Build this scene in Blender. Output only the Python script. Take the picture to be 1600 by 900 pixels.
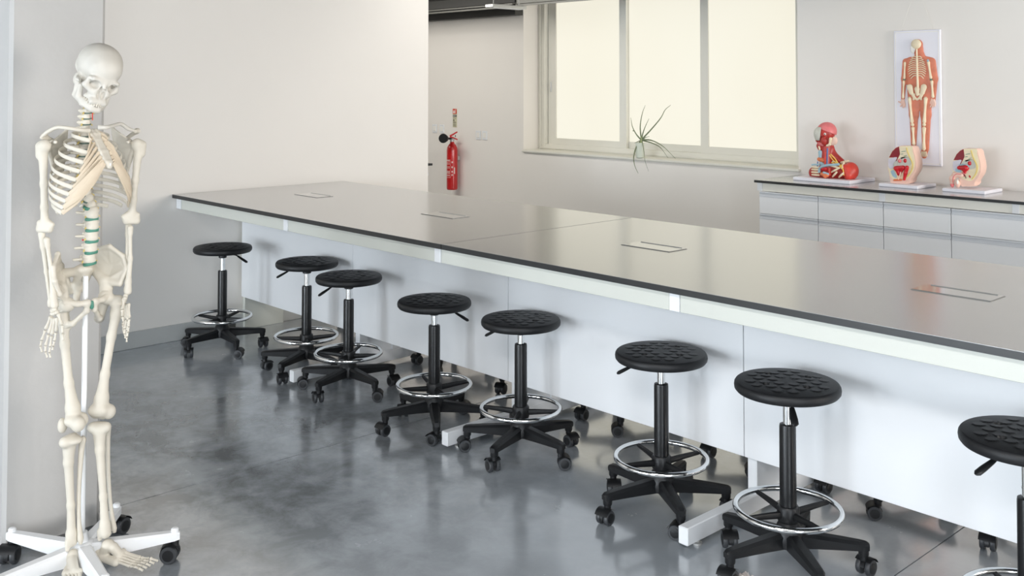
import bpy, math, random
import numpy as np
from mathutils import Matrix, Vector

random.seed(7)
for o in list(bpy.data.objects):
    bpy.data.objects.remove(o)
scene = bpy.context.scene
col = scene.collection

# ------------------------------------------------------------------ camera, world, lights, exposure
FPX, YAW, PITCH, CY, CX, CAMZ = 1577.84, 2.39264, 0.0308685, 81.38, 800.0, 1.585
FW = np.array([math.cos(YAW)*math.cos(PITCH), math.sin(YAW)*math.cos(PITCH), math.sin(PITCH)])
RT = np.array([math.sin(YAW), -math.cos(YAW), 0.0])
DN = np.cross(FW, RT)
CAM = np.array([0, 0, CAMZ])
cd = bpy.data.cameras.new('camera')
cam = bpy.data.objects.new('camera', cd)
col.objects.link(cam)
cd.sensor_fit = 'HORIZONTAL'
cd.sensor_width = 36.0
cd.lens = FPX/1600*36.0
cd.shift_y = -(450-CY)/1600
cd.clip_start = 0.05
cam.matrix_world = Matrix(((RT[0], -DN[0], -FW[0], 0), (RT[1], -DN[1], -FW[1], 0), (RT[2], -DN[2], -FW[2], CAMZ), (0, 0, 0, 1)))
scene.camera = cam

w = bpy.data.worlds.new('world')
scene.world = w
w.use_nodes = True
w.node_tree.nodes['Background'].inputs[0].default_value = (0.80, 0.88, 1.0, 1)
w.node_tree.nodes['Background'].inputs[1].default_value = 0.6

def area(name, loc, target, sx, sy, power, color):
    l = bpy.data.lights.new(name, 'AREA')
    l.shape = 'RECTANGLE'
    l.size, l.size_y, l.energy, l.color = sx, sy, power, color
    o = bpy.data.objects.new(name, l)
    o.location = loc
    o.rotation_euler = (Vector(target)-Vector(loc)).to_track_quat('-Z', 'Y').to_euler()
    col.objects.link(o)
    return o
# daylight through the tall windows of the wall behind the camera, plus added fill lamps
area('window_and_fill_light', (-4.8, -7.8, 1.4), (-4.8, 5, 1.3), 1.7, 2.4, 270, (0.83, 0.915, 1.0))
area('window_and_fill_light', (-2.2, -7.8, 1.4), (-2.2, 5, 1.3), 1.7, 2.4, 240, (0.83, 0.915, 1.0))
area('window_and_fill_light', (1.4, -7.8, 1.4), (1.4, 5, 1.3), 1.7, 2.4, 80, (0.83, 0.915, 1.0))
area('window_and_fill_light', (3.9, 5.3, 1.75), (-6, 4.6, 1.5), 2.4, 1.9, 320, (1.0, 0.94, 0.88))
area('window_and_fill_light', (3.9, -1.0, 1.6), (-6, 1.6, 1.0), 2.4, 1.9, 240, (0.86, 0.93, 1.0))  # invented side fill, lifts the lower part of the left wall
area('overhead_fill', (0.0, -0.6, 2.9), (0.0, -0.6, 0), 3.0, 0.6, 150, (1.0, 0.98, 0.97))  # added overhead fill that brightens the floor and left wall
area('overhead_fill', (-2.0, -4.0, 2.9), (-2.0, -4.0, 0), 3.0, 0.6, 100, (1.0, 0.98, 0.97))  # second added overhead fill, set farther from the skeleton
area('overhead_fill', (-3.2, 5.1, 2.9), (-3.2, 5.1, 0), 3.0, 0.5, 8, (1.0, 0.96, 0.90))  # weak added fill over the counter, lifts the drawer fronts
area('wall_fill', (-8.0, 4.4, 2.6), (-8.0, 6.7, 1.3), 2.4, 0.6, 42, (1.0, 0.96, 0.89))  # added lamp to brighten the back wall left of the window
area('wall_fill', (-4.6, 4.9, 2.8), (-5.4, 6.7, 0.6), 1.8, 0.4, 16, (1.0, 0.97, 0.92))  # added lamp to brighten the wall below the window

scene.view_settings.view_transform = 'Standard'
scene.view_settings.look = 'None'
scene.view_settings.exposure = 0.0
scene.view_settings.gamma = 1.0
scene.view_settings.use_curve_mapping = False
scene.cycles.max_bounces = 8
scene.cycles.diffuse_bounces = 5
scene.cycles.glossy_bounces = 4
scene.cycles.sample_clamp_indirect = 4.0
scene.cycles.caustics_reflective = False
scene.cycles.use_denoising = True

# ------------------------------------------------------------------ helpers
def ray(px, py):
    return FW + RT*(px-CX)/FPX + DN*(py-CY)/FPX
def at_y(px, py, y):
    v = ray(px, py)
    return CAM + v*(y/v[1])
def on_z(px, py, z):
    v = ray(px, py)
    return CAM + v*((z-CAMZ)/v[2])

def lin(c):
    return tuple(((x/255)/12.92 if x/255 <= 0.04045 else ((x/255+0.055)/1.055)**2.4) for x in c)

MATS = {}
def mat(name, rgb, rough=0.5, metal=0.0, spec=0.5, vary=0.0, scale=8.0, bump=0.0, bscale=60.0, coat=0.0, emit=0.0, trans=0.0, alpha=1.0):
    m = bpy.data.materials.new(name)
    m.use_nodes = True
    nt = m.node_tree
    b = nt.nodes['Principled BSDF']
    c = lin(rgb)
    b.inputs['Base Color'].default_value = (*c, 1)
    b.inputs['Roughness'].default_value = rough
    b.inputs['Metallic'].default_value = metal
    b.inputs['Specular IOR Level'].default_value = spec
    b.inputs['Coat Weight'].default_value = coat
    b.inputs['Coat Roughness'].default_value = 0.08
    b.inputs['Transmission Weight'].default_value = trans
    b.inputs['Alpha'].default_value = alpha
    if emit > 0:
        b.inputs['Emission Color'].default_value = (*c, 1)
        b.inputs['Emission Strength'].default_value = emit
    tc = nt.nodes.new('ShaderNodeTexCoord')
    if vary > 0:
        n = nt.nodes.new('ShaderNodeTexNoise')
        n.inputs['Scale'].default_value = scale
        n.inputs['Detail'].default_value = 5
        nt.links.new(tc.outputs['Object'], n.inputs['Vector'])
        r = nt.nodes.new('ShaderNodeValToRGB')
        r.color_ramp.elements[0].position = 0.3
        r.color_ramp.elements[1].position = 0.7
        r.color_ramp.elements[0].color = (*[x*(1-vary) for x in c], 1)
        r.color_ramp.elements[1].color = (*[min(1, x*(1+vary)) for x in c], 1)
        nt.links.new(n.outputs['Fac'], r.inputs['Fac'])
        nt.links.new(r.outputs['Color'], b.inputs['Base Color'])
    if bump > 0:
        n2 = nt.nodes.new('ShaderNodeTexNoise')
        n2.inputs['Scale'].default_value = bscale
        n2.inputs['Detail'].default_value = 4
        nt.links.new(tc.outputs['Object'], n2.inputs['Vector'])
        bp = nt.nodes.new('ShaderNodeBump')
        bp.inputs['Strength'].default_value = bump
        bp.inputs['Distance'].default_value = 0.004
        nt.links.new(n2.outputs['Fac'], bp.inputs['Height'])
        nt.links.new(bp.outputs['Normal'], b.inputs['Normal'])
    MATS[name] = m
    return m

class MB:
    """collects primitives into one mesh"""
    def __init__(self):
        self.v, self.f, self.m = [], [], []
    def add(self, v, f, mi=0):
        k = len(self.v)
        self.v.extend([tuple(map(float, p)) for p in v])
        for q in f:
            self.f.append(tuple(int(i)+k for i in q))
            self.m.append(mi)
        return self
    def box(self, lo, hi, mi=0, bev=0.0):
        x0, y0, z0 = lo
        x1, y1, z1 = hi
        if bev <= 0:
            v = [(x0, y0, z0), (x1, y0, z0), (x1, y1, z0), (x0, y1, z0), (x0, y0, z1), (x1, y0, z1), (x1, y1, z1), (x0, y1, z1)]
            f = [(0, 3, 2, 1), (4, 5, 6, 7), (0, 1, 5, 4), (1, 2, 6, 5), (2, 3, 7, 6), (3, 0, 4, 7)]
            return self.add(v, f, mi)
        b = min(bev, (x1-x0)*.45, (y1-y0)*.45, (z1-z0)*.45)
        rings = []
        for z, i in ((z0, b), (z0+b, 0), (z1-b, 0), (z1, b)):
            c = b if i == 0 else b*1.6
            a0, a1, c0, c1 = x0+i, x1-i, y0+i, y1-i
            rings.append([(a0+c-i, c0, z), (a1-c+i, c0, z), (a1, c0+c-i, z), (a1, c1-c+i, z), (a1-c+i, c1, z), (a0+c-i, c1, z), (a0, c1-c+i, z), (a0, c0+c-i, z)])
        v = [p for r in rings for p in r]
        f = [tuple(range(7, -1, -1)), tuple(range(24, 32))]
        for k in range(3):
            for j in range(8):
                f.append((k*8+j, k*8+(j+1) % 8, (k+1)*8+(j+1) % 8, (k+1)*8+j))
        return self.add(v, f, mi)
    def lathe(self, prof, n=24, c=(0, 0, 0), mi=0):
        v, f = [], []
        for r, z in prof:
            for j in range(n):
                a = 2*math.pi*j/n
                v.append((c[0]+r*math.cos(a), c[1]+r*math.sin(a), c[2]+z))
        for i in range(len(prof)-1):
            for j in range(n):
                f.append((i*n+j, i*n+(j+1) % n, (i+1)*n+(j+1) % n, (i+1)*n+j))
        f.append(tuple(range(n-1, -1, -1)))
        f.append(tuple(range((len(prof)-1)*n, len(prof)*n)))
        return self.add(v, f, mi)
    def tube(self, pts, rad, n=8, mi=0, flat=1.0, up=None, smooth=0):
        """swept round or elliptic tube; flat scales the second axis"""
        P = np.array(pts, float)
        R = np.array(rad if hasattr(rad, '__len__') else [rad]*len(P), float)
        if smooth:
            P, R = catmull(P, smooth), np.interp(np.linspace(0, 1, (len(P)-1)*smooth+1), np.linspace(0, 1, len(R)), R)
        T = np.gradient(P, axis=0)
        T /= np.linalg.norm(T, axis=1)[:, None]+1e-12
        ref = np.array(up if up is not None else ((0, 0, 1) if abs(T[0][2]) < 0.9 else (1, 0, 0)), float)
        v, f = [], []
        for i in range(len(P)):
            a = np.cross(ref, T[i])
            a /= np.linalg.norm(a)+1e-12
            b = np.cross(T[i], a)
            if up is None:
                ref = b
            for j in range(n):
                t = 2*math.pi*j/n
                v.append(P[i]+R[i]*(math.cos(t)*a*flat+math.sin(t)*b))
        for i in range(len(P)-1):
            for j in range(n):
                f.append((i*n+j, i*n+(j+1) % n, (i+1)*n+(j+1) % n, (i+1)*n+j))
        f.append(tuple(range(n-1, -1, -1)))
        f.append(tuple(range((len(P)-1)*n, len(P)*n)))
        return self.add(v, f, mi)
    def bone(self, p0, p1, r0, rm, r1, n=7, mi=0):
        p0, p1 = np.array(p0, float), np.array(p1, float)
        ts = [0, .06, .18, .34, .6, .8, .93, 1]
        rs = [.45*r0, r0, .85*r0, rm, rm, .85*r1, r1, .45*r1]
        return self.tube([p0+(p1-p0)*t for t in ts], rs, n, mi)
    def ball(self, c, r, n=10, mi=0):
        r = (r, r, r) if not hasattr(r, '__len__') else r
        v, f = [], []
        m = max(4, n//2+1)
        for i in range(1, m):
            t = math.pi*i/m
            for j in range(n):
                a = 2*math.pi*j/n
                v.append((c[0]+r[0]*math.sin(t)*math.cos(a), c[1]+r[1]*math.sin(t)*math.sin(a), c[2]-r[2]*math.cos(t)))
        for i in range(m-2):
            for j in range(n):
                f.append((i*n+j, i*n+(j+1) % n, (i+1)*n+(j+1) % n, (i+1)*n+j))
        k = len(v)
        v += [(c[0], c[1], c[2]-r[2]), (c[0], c[1], c[2]+r[2])]
        for j in range(n):
            f.append((k, (j+1) % n, j))
            f.append((k+1, (m-2)*n+j, (m-2)*n+(j+1) % n))
        return self.add(v, f, mi)
    def prism(self, poly, y0, y1, mi=0):
        """polygon of (x, z) points extruded along y from y0 (front) to y1"""
        n = len(poly)
        v = [(p[0], y0, p[1]) for p in poly]+[(p[0], y1, p[1]) for p in poly]
        f = [tuple(range(n)), tuple(range(2*n-1, n-1, -1))]
        f += [(i, i+n, (i+1) % n+n, (i+1) % n) for i in range(n)]
        return self.add(v, f, mi)
    def mesh(self, name, mats, smooth=True):
        me = bpy.data.meshes.new(name)
        me.from_pydata(self.v, [], self.f)
        for m in (mats if isinstance(mats, (list, tuple)) else [mats]):
            me.materials.append(m)
        if any(self.m):
            me.polygons.foreach_set('material_index', self.m)
        if smooth:
            me.polygons.foreach_set('use_smooth', [True]*len(me.polygons))
            me.set_sharp_from_angle(angle=math.radians(38))
        me.update()
        return me
    def obj(self, name, mats, parent=None, smooth=True, loc=None):
        o = bpy.data.objects.new(name, self.mesh(name, mats, smooth))
        col.objects.link(o)
        if parent:
            o.parent = parent
        if loc is not None:
            o.location = loc
        return o
    def rel(self, c):
        self.v = [(p[0]-c[0], p[1]-c[1], p[2]-c[2]) for p in self.v]
        return self

def catmull(P, k):
    P = np.array(P, float)
    Q = np.vstack([2*P[0]-P[1], P, 2*P[-1]-P[-2]])
    out = []
    for i in range(1, len(Q)-2):
        for t in np.arange(k)/k:
            a, b, c, d = Q[i-1], Q[i], Q[i+1], Q[i+2]
            out.append(.5*((2*b)+(c-a)*t+(2*a-5*b+4*c-d)*t*t+(3*b-a-3*c+d)*t**3))
    out.append(P[-1])
    return np.array(out)

def thing(name, label, cat, loc=(0, 0, 0), rotz=0.0, group=None):
    o = bpy.data.objects.new(name, None)
    o.empty_display_size = 0.1
    col.objects.link(o)
    o.location = loc
    o.rotation_euler = (0, 0, rotz)
    return tag(o, label, cat, group)
def tag(o, label, cat, group=None):
    o['label'] = label
    o['category'] = cat
    if group:
        o['group'] = group
    return o
def struct(o, label=None, cat=None):
    o['kind'] = 'structure'
    if label:
        o['label'] = label
    if cat:
        o['category'] = cat
    return o
def copy_tree(o, parent=None):
    c = o.copy()
    col.objects.link(c)
    if parent:
        c.parent = parent
    for ch in o.children:
        copy_tree(ch, c)
    return c

# signed distance modelling: a list of primitives smoothly joined, cut by others, meshed by surface nets
def smin(a, b, k):
    h = np.clip(.5+.5*(b-a)/k, 0, 1)
    return b+(a-b)*h-k*h*(1-h)
def prim(P, p):
    t = p[0]
    if t == 'c':      # round cone
        a, b, ra, rb = np.array(p[1], float), np.array(p[2], float), p[3], p[4]
        d = b-a
        h = np.clip(((P-a)@d)/(d@d+1e-12), 0, 1)
        return np.linalg.norm(P-a-h[..., None]*d, axis=-1)-(ra+(rb-ra)*h)
    if t == 'e':      # ellipsoid
        r = np.array(p[2], float)
        q = (P-np.array(p[1], float))
        k0 = np.linalg.norm(q/r, axis=-1)
        k1 = np.linalg.norm(q/(r*r), axis=-1)
        return k0*(k0-1)/(k1+1e-9)
    if t == 't':      # triangle plate of half thickness r
        a, b, c = (np.array(x, float) for x in p[1:4])
        n = np.cross(b-a, c-a)
        n /= np.linalg.norm(n)
        out = np.full(P.shape[:-1], 9.0)
        inside = np.ones(P.shape[:-1], bool)
        for u, v in ((a, b), (b, c), (c, a)):
            d = v-u
            h = np.clip(((P-u)@d)/(d@d), 0, 1)
            out = np.minimum(out, np.linalg.norm(P-u-h[..., None]*d, axis=-1))
            inside &= ((P-u)@np.cross(n, d) >= 0)
        pl = np.abs((P-a)@n)
        return np.where(inside, pl, out)-p[4]
    if t == 'b':      # rounded box: centre, half sizes, rounding
        q = np.abs(P-np.array(p[1], float))-np.array(p[2], float)+p[3]
        return np.linalg.norm(np.maximum(q, 0), axis=-1)+np.minimum(q.max(-1), 0)-p[3]
def sdf_mesh(prims, h=0.003, k=0.008, cuts=(), kc=0.004, pad=0.012, clip=None):
    lo, hi = np.full(3, 9.0), np.full(3, -9.0)
    for p in prims:
        if p[0] == 'c':
            r = max(p[3], p[4])
            pts = [np.array(p[1])-r, np.array(p[1])+r, np.array(p[2])-r, np.array(p[2])+r]
        elif p[0] == 't':
            pts = [np.array(x)+s*p[4] for x in p[1:4] for s in (-1, 1)]
        else:
            pts = [np.array(p[1])-np.array(p[2]), np.array(p[1])+np.array(p[2])]
        lo, hi = np.minimum(lo, np.min(pts, 0)), np.maximum(hi, np.max(pts, 0))
    lo, hi = lo-pad, hi+pad
    n = np.maximum(((hi-lo)/h).astype(int)+2, 4)
    ax = [lo[i]+h*np.arange(n[i]) for i in range(3)]
    P = np.stack(np.meshgrid(*ax, indexing='ij'), -1).astype(np.float32)
    D = prim(P, prims[0])
    for p in prims[1:]:
        D = smin(D, prim(P, p), p[-1] if isinstance(p[-1], str) else k)
    for p in cuts:
        D = -smin(-D, prim(P, p), kc)
    if clip is not None:
        D = np.maximum(D, clip(P))
    return surface_nets(D, lo, h)
def surface_nets(D, lo, h):
    s = D < 0
    nx, ny, nz = D.shape
    acc = np.zeros((nx-1, ny-1, nz-1, 3), np.float32)
    cnt = np.zeros((nx-1, ny-1, nz-1), np.float32)
    def sl(d):
        return tuple(slice(d[i], d[i]+D.shape[i]-1) for i in range(3))
    cs = [(i, j, k) for i in (0, 1) for j in (0, 1) for k in (0, 1)]
    for a in cs:
        for axis in range(3):
            if a[axis]:
                continue
            b = list(a)
            b[axis] = 1
            A, B = D[sl(a)], D[sl(tuple(b))]
            m = (A < 0) != (B < 0)
            t = np.where(m, A/(A-B+1e-12), 0)
            p = np.zeros(acc.shape, np.float32)
            for i in range(3):
                p[..., i] = a[i]
            p[..., axis] += t
            acc += p*m[..., None]
            cnt += m
    act = cnt > 0
    idx = -np.ones(act.shape, int)
    cells = np.argwhere(act)
    idx[act] = np.arange(len(cells))
    V = lo+h*(cells+acc[act]/cnt[act][:, None])
    F = []
    for axis in range(3):
        u, v = (axis+1) % 3, (axis+2) % 3
        a = [slice(None)]*3
        b = [slice(None)]*3
        a[axis], b[axis] = slice(0, -1), slice(1, None)
        ch = s[tuple(a)] != s[tuple(b)]
        e = np.argwhere(ch)
        e = e[(e[:, u] > 0) & (e[:, v] > 0) & (e[:, u] < act.shape[u]) & (e[:, v] < act.shape[v])]
        neg = s[tuple(a)][tuple(e.T)]
        q = []
        for du, dv in ((1, 1), (0, 1), (0, 0), (1, 0)):
            c = e.copy()
            c[:, u] -= du
            c[:, v] -= dv
            q.append(idx[tuple(c.T)])
        q = np.stack(q, 1)
        q[~neg] = q[~neg][:, ::-1]
        F.append(q)
    F = np.vstack(F)
    return V, F[(F >= 0).all(1)]
def blob(name, prims, m, parent=None, h=0.003, k=0.008, cuts=(), kc=0.004, M=None, off=None, clip=None, loc=None):
    """SDF mesh object; M = 3x3 axes (columns) and off = origin map the modelled points"""
    V, F = sdf_mesh(prims, h, k, cuts, kc, clip=clip)
    if M is not None:
        V = V@np.array(M, float).T
        if np.linalg.det(np.array(M, float)) < 0:
            F = F[:, ::-1]
    if off is not None:
        V = V+np.array(off, float)
    me = bpy.data.meshes.new(name)
    me.vertices.add(len(V))
    me.vertices.foreach_set('co', V.astype(np.float32).ravel())
    me.loops.add(len(F)*4)
    me.loops.foreach_set('vertex_index', F.astype(np.int32).ravel())
    me.polygons.add(len(F))
    me.polygons.foreach_set('loop_start', np.arange(0, len(F)*4, 4, dtype=np.int32))
    me.update(calc_edges=True)
    me.polygons.foreach_set('use_smooth', [True]*len(F))
    me.materials.append(m)
    me.update()
    o = bpy.data.objects.new(name, me)
    col.objects.link(o)
    if parent:
        o.parent = parent
    if loc is not None:
        o.location = loc
    return o

# ------------------------------------------------------------------ materials
plaster = mat('wall_paint', (237, 233, 227), 0.75, spec=0.25, vary=0.012, scale=1.2, bump=0.05, bscale=120)
concrete_paint = mat('column_paint', (182, 181, 179), 0.6, spec=0.3, vary=0.03, scale=5, bump=0.25, bscale=45)
ceil_m = mat('ceiling_black', (52, 52, 50), 0.8, vary=0.15, scale=2)
beam_m = mat('beam_grey', (62, 62, 60), 0.55, vary=0.08, scale=3)
tray_m = mat('trunking_grey', (120, 120, 115), 0.4, metal=0.3)
alu_m = mat('brushed_aluminium', (205, 205, 202), 0.35, metal=0.6, vary=0.03, scale=30)
handle_m = mat('handle_grey', (208, 212, 217), 0.35, spec=0.5, vary=0.01, scale=20)
fascia_m = mat('fascia_cream', (236, 234, 224), 0.4, vary=0.01, scale=3)
skirt_m = mat('skirting_grey', (190, 192, 190), 0.5, vary=0.02)
white_lam = mat('white_laminate', (234, 236, 238), 0.35, spec=0.45, vary=0.008, scale=2)
cream_lam = mat('cream_laminate', (208, 210, 202), 0.32, spec=0.45, vary=0.008, scale=2)
white_metal = mat('white_powder_coat', (232, 234, 236), 0.4, vary=0.01, scale=6)
black_core = mat('black_core_board', (38, 39, 40), 0.4, vary=0.05, scale=12)
top_lam = mat('grey_worktop_laminate', (140, 140, 141), 0.25, spec=0.5, vary=0.02, scale=1.5, bump=0.01, bscale=300)
top_lam.node_tree.nodes['Principled BSDF'].inputs['IOR'].default_value = 2.0
tb = top_lam.node_tree.nodes['Principled BSDF']
tb.inputs['Coat Weight'].default_value, tb.inputs['Coat Roughness'].default_value, tb.inputs['Coat IOR'].default_value = 1.0, 0.19, 1.9
flap_m = mat('flap_metal', (128, 129, 128), 0.22, vary=0.02, scale=40, coat=1.0)
flap_m.node_tree.nodes['Principled BSDF'].inputs['IOR'].default_value = 2.0
flap_m.node_tree.nodes['Principled BSDF'].inputs['Coat IOR'].default_value = 1.8
seat_m = mat('black_polyurethane', (27, 28, 30), 0.48, spec=0.35, vary=0.06, scale=18, bump=0.12, bscale=220)
plastic_m = mat('black_plastic', (25, 26, 28), 0.42, spec=0.36, vary=0.05, scale=20, bump=0.06, bscale=160)
blkmetal_m = mat('black_steel', (17, 18, 20), 0.32, spec=0.4, vary=0.04, scale=20)
wheel_m = mat('wheel_rubber', (58, 60, 63), 0.45, vary=0.05, scale=30)
chrome = mat('chrome', (225, 227, 228), 0.1, metal=1.0, vary=0.01, scale=10)
bone_m = mat('bone_plastic', (208, 202, 189), 0.5, spec=0.35, vary=0.025, scale=14, bump=0.18, bscale=55)
bone_pale = mat('bone_plastic_pale', (203, 199, 190), 0.5, spec=0.35, vary=0.02, scale=14, bump=0.12, bscale=60)
cart_m = mat('cartilage_plastic', (204, 189, 167), 0.5, spec=0.35, vary=0.03, scale=20)
disc_m = mat('disc_green', (70, 130, 112), 0.4, vary=0.06, scale=30)
disc_dk = mat('disc_grey_green', (92, 112, 102), 0.45, vary=0.06, scale=30)
artery_m = mat('artery_red', (214, 52, 40), 0.45, vary=0.05)
nerve_m = mat('nerve_yellow', (222, 200, 112), 0.45, vary=0.05)
pane_m = mat('frosted_pane', (250, 244, 224), 0.55, spec=0.3, emit=0.93)
frame_m = mat('window_frame_paint', (228, 226, 216), 0.45, vary=0.01)

# frosted panes: outdoor light falls a little unevenly on them
nt = pane_m.node_tree
tc = nt.nodes.new('ShaderNodeTexCoord')
no = nt.nodes.new('ShaderNodeTexNoise')
no.inputs['Scale'].default_value = 0.6
cr = nt.nodes.new('ShaderNodeValToRGB')
cr.color_ramp.elements[0].color = (*lin((242, 236, 216)), 1)
cr.color_ramp.elements[1].color = (*lin((252, 249, 234)), 1)
nt.links.new(tc.outputs['Object'], no.inputs['Vector'])
nt.links.new(no.outputs['Fac'], cr.inputs['Fac'])
nt.links.new(cr.outputs['Color'], nt.nodes['Principled BSDF'].inputs['Emission Color'])
nt.nodes['Principled BSDF'].inputs['Base Color'].default_value = (0.1, 0.1, 0.09, 1)

# polished concrete
floor_m = mat('polished_concrete', (118, 121, 124), 0.2, spec=0.5, coat=1.0)
floor_m.node_tree.nodes['Principled BSDF'].inputs['Coat IOR'].default_value = 1.85
floor_m.node_tree.nodes['Principled BSDF'].inputs['IOR'].default_value = 1.7
floor_m.node_tree.nodes['Principled BSDF'].inputs['Coat Roughness'].default_value = 0.13
nt = floor_m.node_tree
b = nt.nodes['Principled BSDF']
geo = nt.nodes.new('ShaderNodeNewGeometry')
def noise(scale, detail, rough, dist=0.0):
    n = nt.nodes.new('ShaderNodeTexNoise')
    n.inputs['Scale'].default_value = scale
    n.inputs['Detail'].default_value = detail
    n.inputs['Roughness'].default_value = rough
    n.inputs['Distortion'].default_value = dist
    nt.links.new(geo.outputs['Position'], n.inputs['Vector'])
    return n
n1, n2, n3 = noise(.8, 5, .55, .1), noise(5.0, 10, .66, .25), noise(28, 6, .6, 0)
r1 = nt.nodes.new('ShaderNodeValToRGB')
r1.color_ramp.elements[0].position, r1.color_ramp.elements[1].position = .34, .66
r1.color_ramp.elements[0].color = (*lin((152, 159, 165)), 1)
r1.color_ramp.elements[1].color = (*lin((192, 199, 206)), 1)
nt.links.new(n1.outputs['Fac'], r1.inputs['Fac'])
r2 = nt.nodes.new('ShaderNodeValToRGB')
r2.color_ramp.elements[0].position, r2.color_ramp.elements[1].position = .38, .62
r2.color_ramp.elements[0].color = (.38, .38, .37, 1)
r2.color_ramp.elements[1].color = (1, 1, 1, 1)
nt.links.new(n2.outputs['Fac'], r2.inputs['Fac'])
r3 = nt.nodes.new('ShaderNodeValToRGB')
r3.color_ramp.elements[0].position, r3.color_ramp.elements[1].position = .46, .62
nt.links.new(n1.outputs['Color'], r3.inputs['Fac'])
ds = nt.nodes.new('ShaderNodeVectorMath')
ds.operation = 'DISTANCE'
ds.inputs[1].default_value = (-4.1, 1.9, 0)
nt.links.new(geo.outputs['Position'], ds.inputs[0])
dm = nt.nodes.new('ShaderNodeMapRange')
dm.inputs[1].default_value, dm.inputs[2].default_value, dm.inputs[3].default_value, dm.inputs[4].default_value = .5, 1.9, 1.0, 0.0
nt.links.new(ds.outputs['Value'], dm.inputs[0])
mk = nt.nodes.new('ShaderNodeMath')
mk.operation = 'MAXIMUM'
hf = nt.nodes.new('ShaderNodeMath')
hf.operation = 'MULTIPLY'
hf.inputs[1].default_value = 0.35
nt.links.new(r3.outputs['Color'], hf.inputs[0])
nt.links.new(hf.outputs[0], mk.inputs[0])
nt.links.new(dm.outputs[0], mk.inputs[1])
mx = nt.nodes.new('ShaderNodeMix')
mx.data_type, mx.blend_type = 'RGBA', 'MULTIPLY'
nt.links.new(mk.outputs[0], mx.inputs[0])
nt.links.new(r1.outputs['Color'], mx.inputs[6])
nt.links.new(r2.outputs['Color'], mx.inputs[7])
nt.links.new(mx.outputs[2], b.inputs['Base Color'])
rr = nt.nodes.new('ShaderNodeMapRange')
rr.inputs[3].default_value, rr.inputs[4].default_value = .14, .34
nt.links.new(n2.outputs['Fac'], rr.inputs[0])
nt.links.new(rr.outputs[0], b.inputs['Roughness'])
bp = nt.nodes.new('ShaderNodeBump')
bp.inputs['Strength'].default_value, bp.inputs['Distance'].default_value = .1, .003
nt.links.new(n3.outputs['Fac'], bp.inputs['Height'])
nt.links.new(bp.outputs['Normal'], b.inputs['Normal'])
joint_m = mat('joint_filler', (58, 60, 62), 0.8)

# ------------------------------------------------------------------ the room
XW, YW, ZC = -6.01, 6.713, 3.05
WX0, WX1, WZ0, WZ1 = -7.06, -4.08, 0.925, 2.72
fl = struct(MB().box((-10.1, -8.0, -0.1), (4.0, 7.2, -0.004)).obj('floor', joint_m, smooth=False), 'polished grey concrete floor with saw cut joints')
xs = [-10.1, -8.285, -6.05, -3.815, -1.58, 0.655, 2.89, 4.0]
for a0, a1 in zip(xs[:-1], xs[1:]):
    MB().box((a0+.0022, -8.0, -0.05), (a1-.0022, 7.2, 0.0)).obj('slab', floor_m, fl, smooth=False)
struct(MB().box((-6.15, -8.0, 0), (XW, 4.724, ZC)).obj('wall_left', plaster, smooth=False), 'white painted partition wall the bench butts against')
bw = MB()
bw.box((-10.1, YW, 0), (WX0, YW+.34, ZC)).box((WX1, YW, 0), (4.0, YW+.34, ZC)).box((WX0, YW, 0), (WX1, YW+.34, WZ0)).box((WX0, YW, WZ1), (WX1, YW+.34, ZC))
struct(bw.obj('wall_back', plaster, smooth=False), 'white painted back wall with the frosted window')
struct(MB().box((4.0, -8.0, 0), (4.15, 7.05, ZC)).obj('wall_right', plaster, smooth=False))
struct(MB().box((-10.25, -8.1, 0), (4.15, -8.0, ZC)).obj('wall_front', plaster, smooth=False))
struct(MB().box((-10.25, -8.0, 0), (-10.1, 7.05, ZC)).obj('wall_far_left', plaster, smooth=False))
struct(MB().box((-10.25, -8.1, ZC), (4.15, 7.05, ZC+.1)).obj('ceiling', ceil_m, smooth=False))
struct(MB().box((XW, -8.0, 0), (XW+.014, 4.72, .1), bev=.003).obj('baseboard_left', skirt_m, smooth=False), 'grey baseboard along the partition wall')
struct(MB().box((-4.05, 1.089, 0), (-3.686, 1.414, ZC), bev=.012).obj('column', concrete_paint), 'grey painted concrete column behind the skeleton')
struct(MB().box((-10.05, YW-.1, 2.243), (WX0-.01, YW, ZC)).obj('trim_1', beam_m, smooth=False), 'dark beam over the back wall left of the window')

# window in its recess
win = bpy.data.objects.new('window_1', None)
col.objects.link(win)
struct(win, 'wide frosted window in three sashes set deep in the back wall')
YF0 = YW+.2
WL = (WX0, YF0, 0)
def wb(name, lo, hi, m=frame_m, bev=.004):
    return MB().box(lo, hi, bev=bev).obj(name, m, win, smooth=False)
wb('window_sill', (WX0, YW-.03, WZ0), (WX1+.02, YF0+.02, WZ0+.022), bev=.006)
fr = MB()
fr.box((WX0, YF0, .945), (WX0+.1, YF0+.12, WZ1)).box((WX1-.1, YF0, .945), (WX1, YF0+.12, WZ1)).box((WX0+.1, YF0, .947), (WX1-.1, YF0+.12, 1.0)).box((WX0+.1, YF0, WZ1-.08), (WX1-.1, YF0+.12, WZ1))
fr.box((WX0+.03, YF0-.012, .955), (WX0+.045, YF0, WZ1)).box((WX0+.085, YF0-.012, .955), (WX0+.1, YF0, WZ1)).box((WX0+.03, YF0-.01, .957), (WX1, YF0, .968))
fr.obj('window_frame', frame_m, win, smooth=False)
sash = [(-6.95, -5.96, YF0+.03), (-6.04, -5.05, YF0+.065), (-5.135, -4.15, YF0+.02)]
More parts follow.
